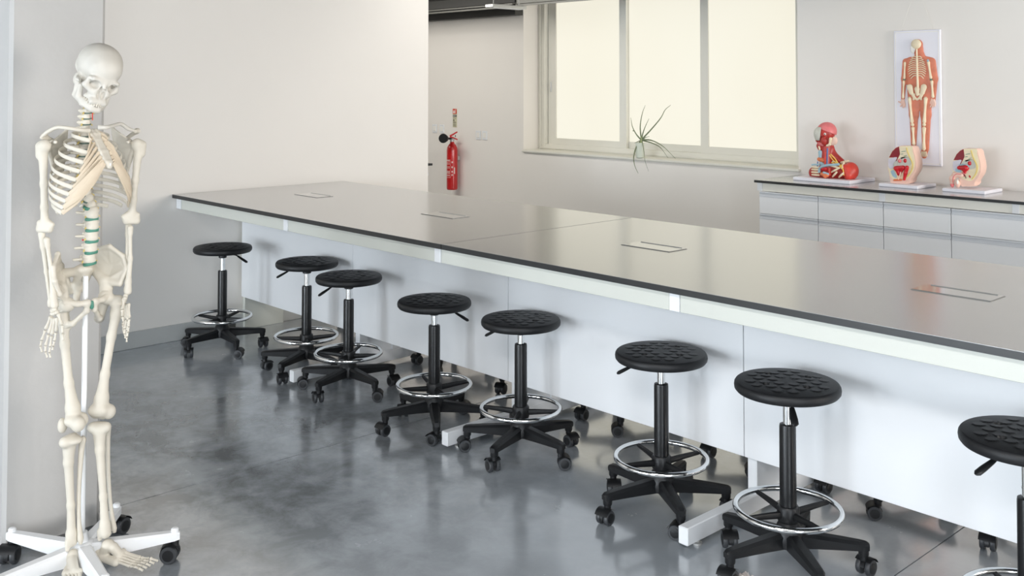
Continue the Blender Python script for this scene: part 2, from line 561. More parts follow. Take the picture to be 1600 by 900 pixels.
for i, (a0, a1, y0) in enumerate(sash):
    t = .105 if i == 0 else .08
    s = MB().box((a0, y0, 1.0), (a0+t, y0+.03, WZ1-.08)).box((a1-.08, y0, 1.0), (a1, y0+.03, WZ1-.08)).box((a0+t, y0, 1.0), (a1-.08, y0+.03, 1.058)).box((a0+t, y0, WZ1-.15), (a1-.08, y0+.03, WZ1-.08))
    so = s.obj('sash', frame_m, win, smooth=False)
    MB().box((a0+t, y0+.012, 1.058), (a1-.08, y0+.018, WZ1-.15)).obj('pane', pane_m, so, smooth=False)
    if i == 0:
        MB().box((a0+.03, y0-.008, 1.5), (a0+.045, y0, 1.6), bev=.003).obj('latch', alu_m, so, smooth=False)

# ceiling services
t = thing('cable_trunking', 'dark grey cable trunking hanging under the black ceiling left of the window', 'cable tray', (-7.6, 6.2, 2.26))
MB().box((-2.3, -.05, .045), (1.02, .05, .13), bev=.004).obj('channel', beam_m, t, smooth=False)
MB().box((-.95, -.062, .005), (1.0, -.04, .018)).box((-.95, -.062, .03), (1.0, -.045, .04)).obj('rail', tray_m, t, smooth=False)
MB().box((-2.3, -.03, -.012), (-1.0, .03, .044), bev=.006).obj('connector', beam_m, t, smooth=False)
MB().box((1.04, -.05, .03), (3.2, .05, .13), bev=.004).obj('channel', tray_m, t, smooth=False)
MB().box((1.04, -.062, .012), (3.2, -.04, .025)).obj('rail', tray_m, t, smooth=False)
for x in (-1.8, .9, 2.6):
    MB().tube([(x, 0, .12), (x, 0, ZC-2.26)], .006, 6).obj('hanger_rod', alu_m, t)
t = thing('strip_light', 'short pale aluminium lighting strip crossing the window top at its left', 'light', (-6.42, 5.9, 2.232))
MB().box((-.05, -.2, 0), (.05, .2, .028), bev=.004).obj('housing', alu_m, t, smooth=False)
MB().box((-.035, -.18, -.004), (.035, .18, 0)).obj('diffuser', white_metal, t, smooth=False)
for y in (-.15, .15):
    MB().tube([(0, y, .02), (0, y, ZC-2.232)], .004, 6).obj('hanger_wire', alu_m, t)
t = thing('roof_beam', 'black steel roof beam at the ceiling beyond the partition wall', 'beam', (-8.0, 5.5, 2.5))
MB().box((-2, -.09, 0), (4.2, .09, .02)).box((-2, -.012, .02), (4.2, .012, .5)).box((-2, -.09, .5), (4.2, .09, .54)).obj('steel_section', ceil_m, t, smooth=False)


# ------------------------------------------------------------------ the island bench
BX0, BX1, BY0, BY1 = -6.005, -0.87, 2.722, 3.972
def slab_top(mb, lo, hi):
    """phenolic slab: black core with a grey laminate skin"""
    mb.box(lo, (hi[0], hi[1], hi[2]-.0012), 0)
    mb.box((lo[0]+.0012, lo[1]+.0012, hi[2]-.0012), (hi[0]-.0012, hi[1]-.0012, hi[2]), 1)
    return mb
for nm, x0, x1, lab, xf in (('bench_worktop', BX0, -3.374, 'grey black-edged worktop half of the island bench reaching the partition wall', (-5.36, -4.09)),
                            ('bench_worktop', -3.370, BX1, 'grey black-edged worktop half of the island bench nearest the camera', (-2.71, -1.443))):
    t = thing(nm, lab, 'worktop', ((x0+x1)/2, BY0, .878))
    c = ((x0+x1)/2, BY0, .878)
    slab_top(MB(), (x0, BY0, .878), (x1, BY1, .9)).rel(c).obj('top_slab', [black_core, top_lam], t, smooth=False)
    for xm in xf:
        f = MB().box((xm-.128, 3.272, .9), (xm+.128, 3.385, .9025), bev=.001).rel(c).obj('socket_flap', flap_m, t, smooth=False)
        MB().box((xm-.1298, 3.2702, .8996), (xm+.1298, 3.3868, .9011)).rel(c).obj('flap_frame', tray_m, f, smooth=False)
        MB().tube([(xm-.11, 3.379, .9028), (xm+.11, 3.379, .9028)], .0022, 6).rel(c).obj('hinge', alu_m, f)

FRX = [-5.965, -4.70, -3.43, -2.15, -0.90]
bc = (-3.44, 3.345, 0)
bench = thing('island_bench', 'white steel frame and modesty panels under the island bench worktops', 'bench', bc)
for i, x in enumerate(FRX):
    if i == 0:
        MB().box((-6.004, 3.203, .0), (-5.975, 3.485, .81), bev=.002).rel(bc).obj('end_panel', cream_lam, bench, smooth=False)
        MB().box((-6.004, 2.748, .812), (-5.944, 3.946, .877), bev=.002).rel(bc).obj('top_rail', white_metal, bench, smooth=False)
        continue
    MB().box((x-.02, 2.79, .02), (x+.02, 3.9, .08), bev=.003).rel(bc).obj('foot_rail', white_metal, bench, smooth=False)
    for y in (2.87, 3.82):
        MB().lathe([(.017, 0), (.017, .006), (.009, .008), (.009, .022)], 12, (x, y, 0)).rel(bc).obj('adjuster_foot', alu_m, bench)
    for y0, y1 in ((3.203, 3.263), (3.425, 3.485)):
        MB().box((x-.02, y0, .08), (x+.02, y1, .815), bev=.003).rel(bc).obj('leg', white_metal, bench, smooth=False)
    MB().box((x-.012, 3.263, .08), (x+.012, 3.425, .8)).rel(bc).obj('infill_panel', white_lam, bench, smooth=False)
    MB().box((x-.021, 2.748, .812), (x+.021, 3.946, .877), bev=.002).rel(bc).obj('top_rail', white_metal, bench, smooth=False)
for a, b_ in zip(FRX[:-1], FRX[1:]):
    for y0, y1 in ((2.752, 2.77), (3.924, 3.942)):
        MB().box((a+.0225, y0, .812), (b_-.0225, y1, .877), bev=.0015).rel(bc).obj('apron_rail', cream_lam, bench, smooth=False)
    for y0, y1 in ((3.183, 3.201), (3.487, 3.505)):
        MB().box((a-.019 if y0 < 3.3 else a-.019, y0, .213), (b_-.0225, y1, .81), bev=.0012).rel(bc).obj('modesty_panel', white_lam, bench, smooth=False)
    MB().box((a+.03, 3.3, .72), (b_-.03, 3.4, .76)).rel(bc).obj('cable_tray', white_metal, bench, smooth=False)

# ------------------------------------------------------------------ the wall counter with drawer units
CY0 = 6.14
t = thing('counter_worktop', 'grey black-edged worktop along the back wall carrying the anatomy models', 'worktop', (-2.5, CY0, .886))
slab_top(MB(), (-4.073, 6.118, .886), (-1.76, YW-.001, .904)).rel((-2.5, CY0, .886)).obj('top_slab', [black_core, top_lam], t, smooth=False)
labs = ['white drawer unit at the left end of the wall counter', 'second white drawer unit from the left end of the wall counter',
        'third white drawer unit from the left end of the wall counter', 'fourth white drawer unit of the wall counter, cut by the right photo edge',
        'fifth white drawer unit of the wall counter, past the right photo edge']
ux = [-4.047, -3.588, -3.127, -2.694, -2.235, -1.78, -1.32, -.87]
for k in range(5):
    a, b_ = ux[k], ux[k+1]
    c = ((a+b_)/2, 6.4, 0)
    u = thing('drawer_unit', labs[k], 'cabinet', c, 0, 'drawer units under the wall counter')
    MB().box((a+.002, CY0+.022, .08), (b_-.002, YW-.03, .815)).box((a+.01, CY0+.06, 0), (b_-.01, YW-.05, .08)).rel(c).obj('carcass', white_lam, u, smooth=False)
    zt = .815
    for z0, z1 in ((.672, .792), (.385, .637), (.095, .35)):
        d = MB().box((a+.0025, CY0, z0), (b_-.0025, CY0+.02, z1), bev=.001).rel(c).obj('drawer', white_lam, u, smooth=False)
        # recessed grey handle profile above each front
        zp = z1
        hp = MB().box((a+.0025, CY0+.004, zp+.001), (b_-.0025, CY0+.02, zp+.026)).box((a+.0025, CY0-.003, zp+.022), (b_-.0025, CY0+.02, zp+.033), bev=.002)
        hp.box((a+.0025, CY0-.003, zp-.002), (b_-.0025, CY0+.004, zp+.004))
        hp.rel(c).obj('handle_profile', handle_m, d, smooth=False)
cf = thing('counter_fascia', 'cream fascia with pale uprights between the wall counter top and its drawers', 'frame', (-2.5, 6.3, .83))
c = (-2.5, 6.3, .83)
up = [-4.046, -3.137, -2.32, -1.8]
for x in up:
    MB().box((x-.02, CY0+.006, .828), (x+.02, 6.6, .8855), bev=.001).rel(c).obj('upright', white_metal, cf, smooth=False)
for a, b_ in zip(up[:-1], up[1:]):
    MB().box((a+.021, CY0+.012, .828), (b_-.021, CY0+.03, .8855)).rel(c).obj('fascia', fascia_m, cf, smooth=False)

t = thing('side_counter', 'end of a white counter with black top behind the partition wall', 'counter', (-7.1, 5.1, 0))
MB().box((-.32, -.28, .886), (.33, .27, .904)).rel((0, 0, 0)).obj('top_slab', black_core, t, smooth=False)
MB().box((-.3, -.26, .06), (.29, .25, .886)).box((-.28, -.24, 0), (.25, .22, .06)).obj('carcass', white_lam, t, smooth=False)
MB().box((.29, -.25, .1), (.305, .24, .79), bev=.001).obj('drawer', white_lam, t, smooth=False)
MB().box((.29, -.25, .8), (.312, .24, .83)).obj('handle_profile', handle_m, t, smooth=False)

# ------------------------------------------------------------------ stools
def seat_mesh():
    nr, na = 66, 190
    R = .171
    rows = []
    for j in range(-7, 8):
        for i in range(-7, 8):
            x, y = (i+(.5 if j % 2 else 0))*.046, j*.039
            if math.hypot(x, y) < .128:
                rows.append((x, y))
    C = np.array(rows)
    holes = np.array([(.064, .06), (-.064, .06), (.064, -.06), (-.064, -.06)])
    v = []
    rr = [R*math.sqrt(i/nr)*.957 if i < nr else R*.957 for i in range(1, nr+1)]
    v.append((0, 0, .0185))
    for r in rr:
        for k in range(na):
            a = 2*math.pi*k/na
            x, y = r*math.cos(a), r*math.sin(a)
            z = .0185-.006*(r/R)**4
            d = np.hypot(C[:, 0]-x, C[:, 1]-y)
            ins = d < .0172
            if ins.any() and r < .148:
                z += .0021*float(np.max(.5-(y-C[ins, 1])/.0344))
            dh = np.hypot(holes[:, 0]-x, holes[:, 1]-y).min()
            if dh < .0115:
                z = .0185-.011*(1 if dh < .0085 else (.0115-dh)/.003)
            v.append((x, y, z))
    f = [(0, 1+k, 1+(k+1) % na) for k in range(na)]
    for i in range(nr-1):
        for k in range(na):
            f.append((1+i*na+k, 1+(i+1)*na+k, 1+(i+1)*na+(k+1) % na, 1+i*na+(k+1) % na))
    prof = [(R*.957, None), (R*.975, .011), (R*.993, .006), (R, -.002), (R*.993, -.011), (R*.96, -.018), (R*.85, -.021), (.06, -.021)]
    base = 1+(nr-1)*na
    for r, z in prof[1:]:
        s = len(v)
        for k in range(na):
            a = 2*math.pi*k/na
            v.append((r*math.cos(a), r*math.sin(a), z))
        for k in range(na):
            f.append((base+k, s+k, s+(k+1) % na, base+(k+1) % na))
        base = s
    f.append(tuple(base+k for k in range(na-1, -1, -1)))
    m = MB()
    m.add(v, f)
    return m
def make_stool():
    t = thing('swivel_stool', '', 'stool')
    s = seat_mesh().obj('seat', seat_m, t, loc=(0, 0, .58))
    MB().lathe([(.055, -.021), (.055, -.026), (.024, -.032), (.024, -.052), (.02, -.055)], 20).obj('seat_mount', plastic_m, s)
    l = MB().tube([(.03, 0, -.030), (.085, 0, -.034), (.105, 0, -.042)], .0042, 8)
    l.tube([(.1, 0, -.04), (.112, 0, -.047), (.14, 0, -.062), (.158, 0, -.072), (.164, 0, -.075)], [.0042, .0052, .0066, .0064, .003], 10, flat=1.9)
    l.obj('lever', plastic_m, t, loc=(0, 0, .58))
    MB().lathe([(.0145, -.17), (.0145, -.04)], 20).lathe([(.0155, -.128), (.0155, -.124)], 20).obj('gas_rod', chrome, t, loc=(0, 0, .58))
    MB().lathe([(.024, .13), (.0262, .133), (.0272, .2), (.0268, .46), (.0255, .468), (.019, .47)], 28).obj('column', blkmetal_m, t)
    MB().lathe([(.03, .075), (.046, .08), (.05, .105), (.045, .128), (.034, .15), (.03, .155)], 28).obj('hub', plastic_m, t)
    n, v, f = 72, [], []
    for i in range(n):
        a = 2*math.pi*i/n
        for j in range(12):
            b_ = 2*math.pi*j/12
            rr_ = .1685+.0098*math.cos(b_)
            v.append((rr_*math.cos(a), rr_*math.sin(a), .195+.0098*math.sin(b_)))
    for i in range(n):
        for j in range(12):
            f.append((i*12+j, ((i+1) % n)*12+j, ((i+1) % n)*12+(j+1) % 12, i*12+(j+1) % 12))
    ring = MB().add(v, f).obj('foot_ring', chrome, t)
    MB().lathe([(.034, .158), (.036, .162), (.036, .2), (.032, .206), (.0275, .207)], 24).obj('ring_collar', plastic_m, ring)
    for k in range(4):
        a = math.pi/2*k+.6
        ca, sa = math.cos(a), math.sin(a)
        MB().tube([(.03*ca, .03*sa, .18), (.1*ca, .1*sa, .186), (.164*ca, .164*sa, .19)], [.013, .0105, .0085], 8, flat=.75).obj('ring_spoke', plastic_m, ring)
    for k in range(5):
        a = 2*math.pi*k/5
        ca, sa = math.cos(a), math.sin(a)
        def p(r, s, z):
            return (r*ca-s*sa, r*sa+s*ca, z)
        v = []
        secs = [(.03, .024, .078, .128), (.09, .0235, .081, .123), (.17, .021, .083, .116), (.222, .0185, .0835, .111), (.243, .0165, .084, .108), (.252, .011, .085, .103)]
        for r_, w_, z0, z1 in secs:
            bv = w_*.42
            v += [p(r_, -w_*.92, z0), p(r_, w_*.92, z0), p(r_, w_, z1-bv), p(r_, w_-bv, z1), p(r_, -w_+bv, z1), p(r_, -w_, z1-bv)]
        f = []
        for i in range(len(secs)-1):
            for j in range(6):
                f.append((i*6+j, (i+1)*6+j, (i+1)*6+(j+1) % 6, i*6+(j+1) % 6))
        f += [tuple(range(5, -1, -1)), tuple(range(len(v)-6, len(v)))]
        f = [q[::-1] for q in f]
        m = MB().add(v, f)
        m.lathe([(.0155, .066), (.0165, .069), (.0175, .095)], 14, p(.234, 0, 0))
        leg = m.obj('leg', plastic_m, t)
        # twin wheel caster swivelled its own way
        cx_, cy_, _ = p(.234, 0, 0)
        sw = a+[.9, -1.3, 2.4, .4, -2.2][k]
        cs, sn = math.cos(sw), math.sin(sw)
        def q(x, y, z):
            return (cx_+x*cs-y*sn, cy_+x*sn+y*cs, z)
        m = MB()
        for s in (-1, 1):
            for r_, y0, y1, mi in ((.0265, s*.008, s*.0245, 1), (.017, s*.0245, s*.0262, 0)):
                vv, ff, nn = [], [], 20
                for yy, rr_ in ((y0, r_*.93), (y0+(y1-y0)*.15, r_), (y0+(y1-y0)*.85, r_), (y1, r_*.93)):
                    for j in range(nn):
                        b_ = 2*math.pi*j/nn
                        vv.append(q(.014+rr_*math.cos(b_), yy, .0268+rr_*math.sin(b_)))
                for i in range(3):
                    for j in range(nn):
                        ff.append((i*nn+j, i*nn+(j+1) % nn, (i+1)*nn+(j+1) % nn, (i+1)*nn+j))
                ff += [tuple(range(nn-1, -1, -1)), tuple(range(3*nn, 4*nn))]
                if s > 0:
                    ff = [g[::-1] for g in ff]
                m.add(vv, ff, mi)
        vv, ff, nn = [], [], 12
        for yy in (-.0075, .0075):
            for j in range(nn):
                b_ = math.pi*(-.1+1.05*j/(nn-1))
                vv.append(q(.014+.0285*math.cos(b_), yy, .0268+.0285*math.sin(b_)))
        for j in range(nn-1):
            ff.append((j, j+1, nn+j+1, nn+j))
        ff += [tuple(range(nn)), tuple(range(2*nn-1, nn-1, -1)), (0, nn, 2*nn-1, nn-1)]
        m.add(vv, [g[::-1] for g in ff])
        vv = []
        for yy in (-.027, .027):
            for j in range(nn):
                b_ = math.pi*(.12+.62*j/(nn-1))
                vv.append(q(.014+.031*math.cos(b_), yy, .0268+.031*math.sin(b_)))
        ff = [(j, j+1, nn+j+1, nn+j) for j in range(nn-1)]
        m.add(vv, [g[::-1] for g in ff])
        m.lathe([(.0125, .05), (.0125, .069)], 12, (cx_, cy_, 0))
        m.obj('caster', [plastic_m, wheel_m], leg)
    return t
VIEW = math.atan2(RT[1], RT[0])          # world angle of the picture's rightward direction
# x, y, seat height, leg angle, lever angle (degrees from picture right towards the viewer), label
FRONT = [(-5.62, 2.865, .598, 54, 15, 'black swivel stool nearest the partition wall, under the far end of the bench'),
         (-4.879, 2.99, .592, 112, 172, 'second black swivel stool from the partition wall, lever hanging out at its left'),
         (-4.426, 2.962, .578, 47, 150, 'third black swivel stool from the partition wall, overlapping the second, beside a white foot rail'),
         (-3.69, 2.94, .570, 11, 12, 'black swivel stool in mid bench with lever sloping down at its right'),
         (-3.175, 3.003, .563, 46, 200, 'black swivel stool in mid bench with its lever hidden, right of a foot rail end'),
         (-2.401, 2.99, .572, 10, 190, 'third nearest black swivel stool, one leg behind the nearest white foot rail'),
         (-1.836, 2.94, .592, 11, 97, 'second nearest black swivel stool, lever hanging in front of its gas rod'),
         (-1.073, 2.894, .622, 30, 165, 'nearest black swivel stool, cut off by the right edge of the photo')]
BACK = [(-5.47, 3.90, .58, -5.645, 3.73), (-4.40, 3.69, .58, -4.61, 3.51), (-3.74, 3.72, .58, -3.86, 3.51), (-3.13, 3.69, .58, -3.323, 3.502),
        (-2.43, 3.73, .58, -2.62, 3.57), (-1.89, 3.735, .58, -2.08, 3.6), (-1.3, 3.75, .58, -1.47, 3.55)]
BLAB = ['stool base seen under the bench by the partition wall, on the far side', 'far side stool base seen between the third and fourth near stools',
        'far side stool base with one leg seen left of the middle white bench leg', 'far side stool base seen right of the middle foot rail',
        'far side stool base seen under the panel behind the third nearest stool', 'far side stool base seen right of the second nearest stool',
        'far side stool almost hidden by the white panel at the right edge']
proto = make_stool()
for i, (x, y, z, la, lv, lab) in enumerate(FRONT):
    o = proto if i == 0 else copy_tree(proto)
    o['label'], o['group'] = lab, 'black stools along the near side of the bench'
    ang = VIEW-math.radians(la)
    o.location, o.rotation_euler = (x, y, 0), (0, 0, ang)
    for ch in o.children:
        n = ch.name.split('.')[0]
        if n in ('seat', 'lever', 'gas_rod'):
            ch.location.z = z
        if n == 'lever':
            ch.rotation_euler.z = VIEW-math.radians(lv)-ang
        if n == 'seat':
            ch.rotation_euler.z = math.atan2(-y, -x)+math.pi/2+[.12, -.1, .15, .08, -.08, .05, -.05, .1][i]-ang
for i, (x, y, z, cx_, cy_) in enumerate(BACK):
    o = copy_tree(proto)
    o['label'], o['group'] = BLAB[i], 'black stools along the far side of the bench'
    ang = math.atan2(cy_-y, cx_-x)
    o.location, o.rotation_euler = (x, y, 0), (0, 0, ang)
    for ch in o.children:
        n = ch.name.split('.')[0]
        if n in ('seat', 'lever', 'gas_rod'):
            ch.location.z = z
        if n == 'lever':
            ch.rotation_euler.z = 1.2*i

# ------------------------------------------------------------------ the anatomical skeleton on its castor stand
HUB = np.array([-3.373, 1.238, 0.0])
BV = np.array([RT[1], -RT[0], 0.0])      # horizontal, towards the viewer's side of the skeleton
sk = thing('anatomical_skeleton', 'white plastic anatomical skeleton hanging on a white five-arm castor stand by the column', 'skeleton', HUB, VIEW)
def K(px, py, b=0.0):
    """local point of the skeleton seen at a pixel, b metres in front of the stand pole"""
    v = ray(px, py)
    t = (b-(CAM-HUB)@BV)/(v@BV)
    p = CAM+v*t-HUB
    return np.array([p@RT, -b, p[2]])
def frame(psi, roll=0.0, pitch=0.0):
    """columns: skeleton's left, its front, up; psi turns the front towards picture right"""
    c, s = math.cos(psi), math.sin(psi)
    M = np.array([[c, s, 0], [s, -c, 0], [0, 0, 1.0]])
    cp, sp = math.cos(pitch), math.sin(pitch)
    M = M@np.array([[1, 0, 0], [0, cp, sp], [0, -sp, cp]])
    cr, sr = math.cos(roll), math.sin(roll)
    return np.array([[cr, 0, sr], [0, 1, 0], [-sr, 0, cr]])@M

# skull
SKM = np.array([[.649, .658, .382], [.721, -.692, -.033], [-.243, -.297, .924]])*.94
SK0 = np.array([.048, -.03, 1.628])
pr = [('e', (0, -.012, .022), (.0725, .088, .068)), ('e', (0, .038, .012), (.058, .05, .052)), ('e', (0, -.062, -.004), (.058, .04, .046)),
      ('c', (-.04, .076, -.019), (.04, .076, -.019), .0095, .0095), ('e', (0, .06, -.072), (.033, .028, .03)), ('c', (-.03, .044, -.088), (-.017, .078, -.092), .0085, .0085), ('c', (.03, .044, -.088), (.017, .078, -.092), .0085, .0085),
      ('e', (0, -.012, -.04), (.048, .058, .024)), ('e', (0, .045, -.05), (.04, .03, .03))]
for s in (-1, 1):
    pr += [('c', (s*.052, .058, -.048), (s*.03, .07, -.062), .0105, .009), ('c', (s*.054, .054, -.048), (s*.066, .012, -.046), .0052, .0045),
           ('c', (s*.066, .012, -.046), (s*.06, -.004, -.042), .0046, .005), ('c', (s*.052, .064, -.02), (s*.053, .06, -.046), .0065, .0065),
           ('e', (s*.05, -.022, -.05), (.013, .018, .023)), ('c', (s*.016, .08, -.03), (s*.022, .078, -.062), .006, .007)]
pr += [('c', (0, .082, -.028), (0, .092, -.046), .0065, .0055), ('c', (-.02, .082, -.094), (.02, .082, -.094), .011, .011)]
cu = []
for s in (-1, 1):
    cu += [('e', (s*.032, .088, -.037), (.0185, .03, .0155)), ('e', (s*.057, .034, -.034), (.0095, .018, .02)), ('e', (s*.052, .03, -.066), (.008, .018, .012))]
cu += [('e', (-.0075, .098, -.066), (.0085, .026, .0165)), ('e', (.0075, .098, -.066), (.0085, .026, .0165)), ('e', (0, .098, -.056), (.007, .022, .014))]
skull = blob('skull', pr, bone_pale, sk, h=.0024, k=.01, cuts=cu, kc=.003, M=SKM, off=SK0)
pr = []
for s in (-1, 1):
    pr += [('c', (s*.057, .004, -.05), (s*.05, .012, -.1), .0095, .0105), ('c', (s*.05, .012, -.1), (s*.034, .052, -.115), .0105, .0095), ('c', (s*.034, .052, -.115), (s*.012, .08, -.12), .0095, .0105),
           ('c', (s*.052, .026, -.062), (s*.048, .032, -.1), .0085, .012), ('c', (s*.04, .046, -.104), (s*.012, .08, -.107), .0095, .0075)]
pr += [('e', (0, .082, -.121), (.015, .010, .011))]
blob('mandible', pr, bone_pale, skull, h=.0024, k=.007, M=SKM, off=SK0)
def teeth(name, z, up):
    m = MB()
    for i in range(14):
        t = (i-6.5)/6.5
        x, y = .0365*math.sin(t*1.25)/math.sin(1.25), .043+.048*math.cos(t*1.32)
        c = SKM@np.array([x, y, z])+SK0
        h_ = .0052 if abs(t) < .6 else .0042
        m.ball(c, (.0031, .0031, h_), 8)
    m.obj(name, bone_m, skull)
teeth('upper_teeth', -.096, 1)
teeth('lower_teeth', -.1035, -1)

# spine
SPX = [(166, 138.5), (203, 133), (226, 131.5), (262, 130), (287, 131.5), (305, 136), (326, 143.5), (341, 144), (360, 143.5), (376, 142.5), (394, 140.5), (411, 138)]
def spx(y):
    return float(np.interp(y, [p[0] for p in SPX], [p[1] for p in SPX]))
def vert_prims(rx, ry, hz, sp, tp, drop):
    p = [('c', (0, 0, -hz), (0, 0, hz), rx*.93, rx*.93), ('e', (0, 0, hz*.9), (rx*1.05, ry*1.05, hz*.5)), ('e', (0, 0, -hz*.9), (rx*1.05, ry*1.05, hz*.5)),
         ('c', (0, -ry, 0), (0, -ry-sp*.45, -drop*.3), .006, .0055), ('c', (0, -ry-sp*.45, -drop*.3), (0, -ry-sp, -drop), .0045, .0055)]
    for s in (-1, 1):
        p += [('c', (s*rx*.5, -ry*.7, 0), (s*(rx+tp), -ry-.008, .003), .0055, .0045), ('c', (s*.012, -ry-.006, -hz*.9), (s*.012, -ry-.006, hz*1.1), .005, .005)]
    return p
V_CERV = sdf_mesh(vert_prims(.0135, .011, .0035, .022, .005, .006), .0022, .004)
V_THOR = sdf_mesh(vert_prims(.0155, .014, .005, .034, .016, .02), .0024, .004)
V_LUMB = sdf_mesh(vert_prims(.021, .018, .0085, .036, .017, .006), .0026, .005)
def vmesh(nm, vf, m):
    V, F = vf
    me = bpy.data.meshes.new(nm)
    me.from_pydata([tuple(map(float, p)) for p in V*np.array([1, -1, 1])], [], [tuple(map(int, q)) for q in F[:, ::-1]])
    me.polygons.foreach_set('use_smooth', [True]*len(F))
    me.materials.append(m)
    return me
def disc_mesh(nm, rx, ry, hz, m):
    k = MB().lathe([(.9, -1), (1, -.5), (1, .5), (.9, 1)], 20)
    k.v = [(x*rx, y*ry, z*hz) for x, y, z in k.v]
    return k.mesh(nm, m)
ME = {'c': vmesh('cervical_vertebra', V_CERV, bone_m), 't': vmesh('thoracic_vertebra', V_THOR, bone_m), 'l': vmesh('lumbar_vertebra', V_LUMB, bone_m)}
DM = {'c': disc_mesh('disc', .0138, .0118, .0028, disc_dk), 't': disc_mesh('disc', .0158, .0145, .0034, disc_dk), 'l': disc_mesh('disc', .0222, .0192, .0052, disc_m)}
PSI = math.radians(54)
seq = [('c', 163.5+9*i) for i in range(5)]+[('t', 208.6+10.2*i) for i in range(12)]+[('l', 333.3+17.5*i) for i in range(5)]
gap = {'c': 9, 't': 10.2, 'l': 17.5}
vz = []
for kd, y in seq:
    p = K(spx(y), y, 0)
    vz.append((kd, p))
    o = bpy.data.objects.new({'c': 'cervical_vertebra', 't': 'thoracic_vertebra', 'l': 'lumbar_vertebra'}[kd], ME[kd])
    col.objects.link(o)
    o.parent = sk
    dx = (spx(y+5)-spx(y-5))/10
    o.location = p
    o.rotation_euler = (0, 0, PSI)
    o.rotation_euler = (Matrix.Rotation(-math.atan(-dx)*1.0, 4, 'Y')@Matrix.Rotation(PSI, 4, 'Z')).to_euler()
    d = bpy.data.objects.new('disc', DM['l' if (kd == 't' and y > 315) else kd])
    col.objects.link(d)
    d.parent = o
    d.location = (0, 0, -gap[kd]/2*.00206)
nv = MB()
for i, (kd, p) in enumerate(vz):
    for s in (-1, 1):
        X = frame(PSI)
        q = p+X@np.array([s*(.012 if kd == 'c' else .016), -.004, -.006])
        e = p+X@np.array([s*(.02 if kd == 'c' else .027), .004, -.012])
        nv.tube([q, (q+e)/2+np.array([0, 0, .001]), e], [.0022, .0024, .0016], 6)
nv.obj('nerve_roots', nerve_m, sk)['kind'] = 'stuff'
av = MB()
for s in (-1, 1):
    for y in (179, 182.5, 186):
        q = K(138+s*6.5, y, .008)
        av.tube([q+np.array([0, 0, .005]), q, q-np.array([0, 0, .004])], .0018, 6)
q = K(129.5, 375, .02)
av.ball(q, .003, 8)
av.obj('arteries', artery_m, sk)

# thorax
TM = frame(PSI)
def T(x, f, py):
    """thorax point: lateral, forward, and the height of picture row py on the spine"""
    o = K(130.5, py, 0)
    return o+TM@np.array([x, f, 0.0])
RW = [.058, .084, .1, .113, .121, .127, .131, .132, .130, .123, .112, .09]
RDp = [.05, .066, .076, .083, .088, .091, .092, .092, .09, .086, .078, .06]
REND = [150, 147, 142, 138, 134, 130, 126, 121, 116, 110, 90, 62]
RDROP = [12, 20, 26, 30, 34, 36, 38, 40, 42, 42, 36, 26]
ends = {}
for i in range(12):
    y0 = 207+10.2*i
    for s in (-1, 1):
        pts = []
        for k in range(15):
            t = math.radians(8+(REND[i]-8)*k/14)
            x = RW[i]*math.sin(t)*(1 if t > .5 else .9+.2*t)
            f = .042-RDp[i]*math.cos(t)
            tt = t/math.pi
            pts.append(T(s*x, f, y0+RDROP[i]*(tt**1.3)*1.25-2.0*math.sin(t)))
        ends[(i, s)] = pts[-1]
        rad = [.0058]*2+[.0062]*10+[.0068]*3
        n_ = 8
        m = MB()
        m.tube(pts, rad, n_, flat=.42, up=(0, 0, 1))
        m.obj('rib', bone_m, sk)
ST = [T(0, .052, 203), T(.0, .073, 213), T(0, .096, 225), T(0, .122, 238), T(0, .142, 250), T(0, .147, 257)]
def stern(k):
    return np.array([np.interp(k, np.linspace(0, 1, 6), [p[j] for p in ST]) for j in range(3)])
pr = []
for k0, k1, w0, w1 in ((0, .12, .021, .024), (.12, .26, .024, .014), (.3, .55, .013, .0165), (.55, .82, .0165, .014), (.82, 1.02, .008, .005)):
    a, b_ = stern(k0), stern(min(k1, 1))
    ax = TM@np.array([1.0, 0, 0])
    for s in (-1, 0, 1):
        pr.append(('c', a+ax*s*w0*.62, b_+ax*s*w1*.62, .0062, .0062))
blob('sternum', pr, bone_m, sk, h=.0025, k=.006)
MB().lathe([(.003, -.004), (.003, .004)], 10).obj('sternum_screw', alu_m, sk, loc=stern(.9)+TM@np.array([0, .008, 0]))
for i in range(10):
    for s in (-1, 1):
        e = ends[(i, s)]
        k = [.06, .22, .34, .45, .56, .66, .76, .83, .86, .88][i]
        tgt = stern(k)+TM@np.array([s*(.016 if i < 8 else .02), .001, 0])
        if i < 6:
            mid = e*.5+tgt*.5+TM@np.array([s*.006, .009, -.004])
            pts = [e, e*.75+mid*.25+TM@np.array([0, .003, -.002]), mid, tgt]
            rad = [.0066, .0068, .007, .0065]
        else:
            q1 = e+(tgt-e)*.3+TM@np.array([s*.006, .016, -.006])
            q2 = e+(tgt-e)*.68+TM@np.array([s*.004, .015, -.004])
            pts = [e, q1, q2, tgt]
            rad = [.0075, .0125, .0135, .0085]
        MB().tube(pts, rad, 10, flat=.36, up=(0, 0, 1), smooth=5).obj('costal_cartilage', cart_m, sk)

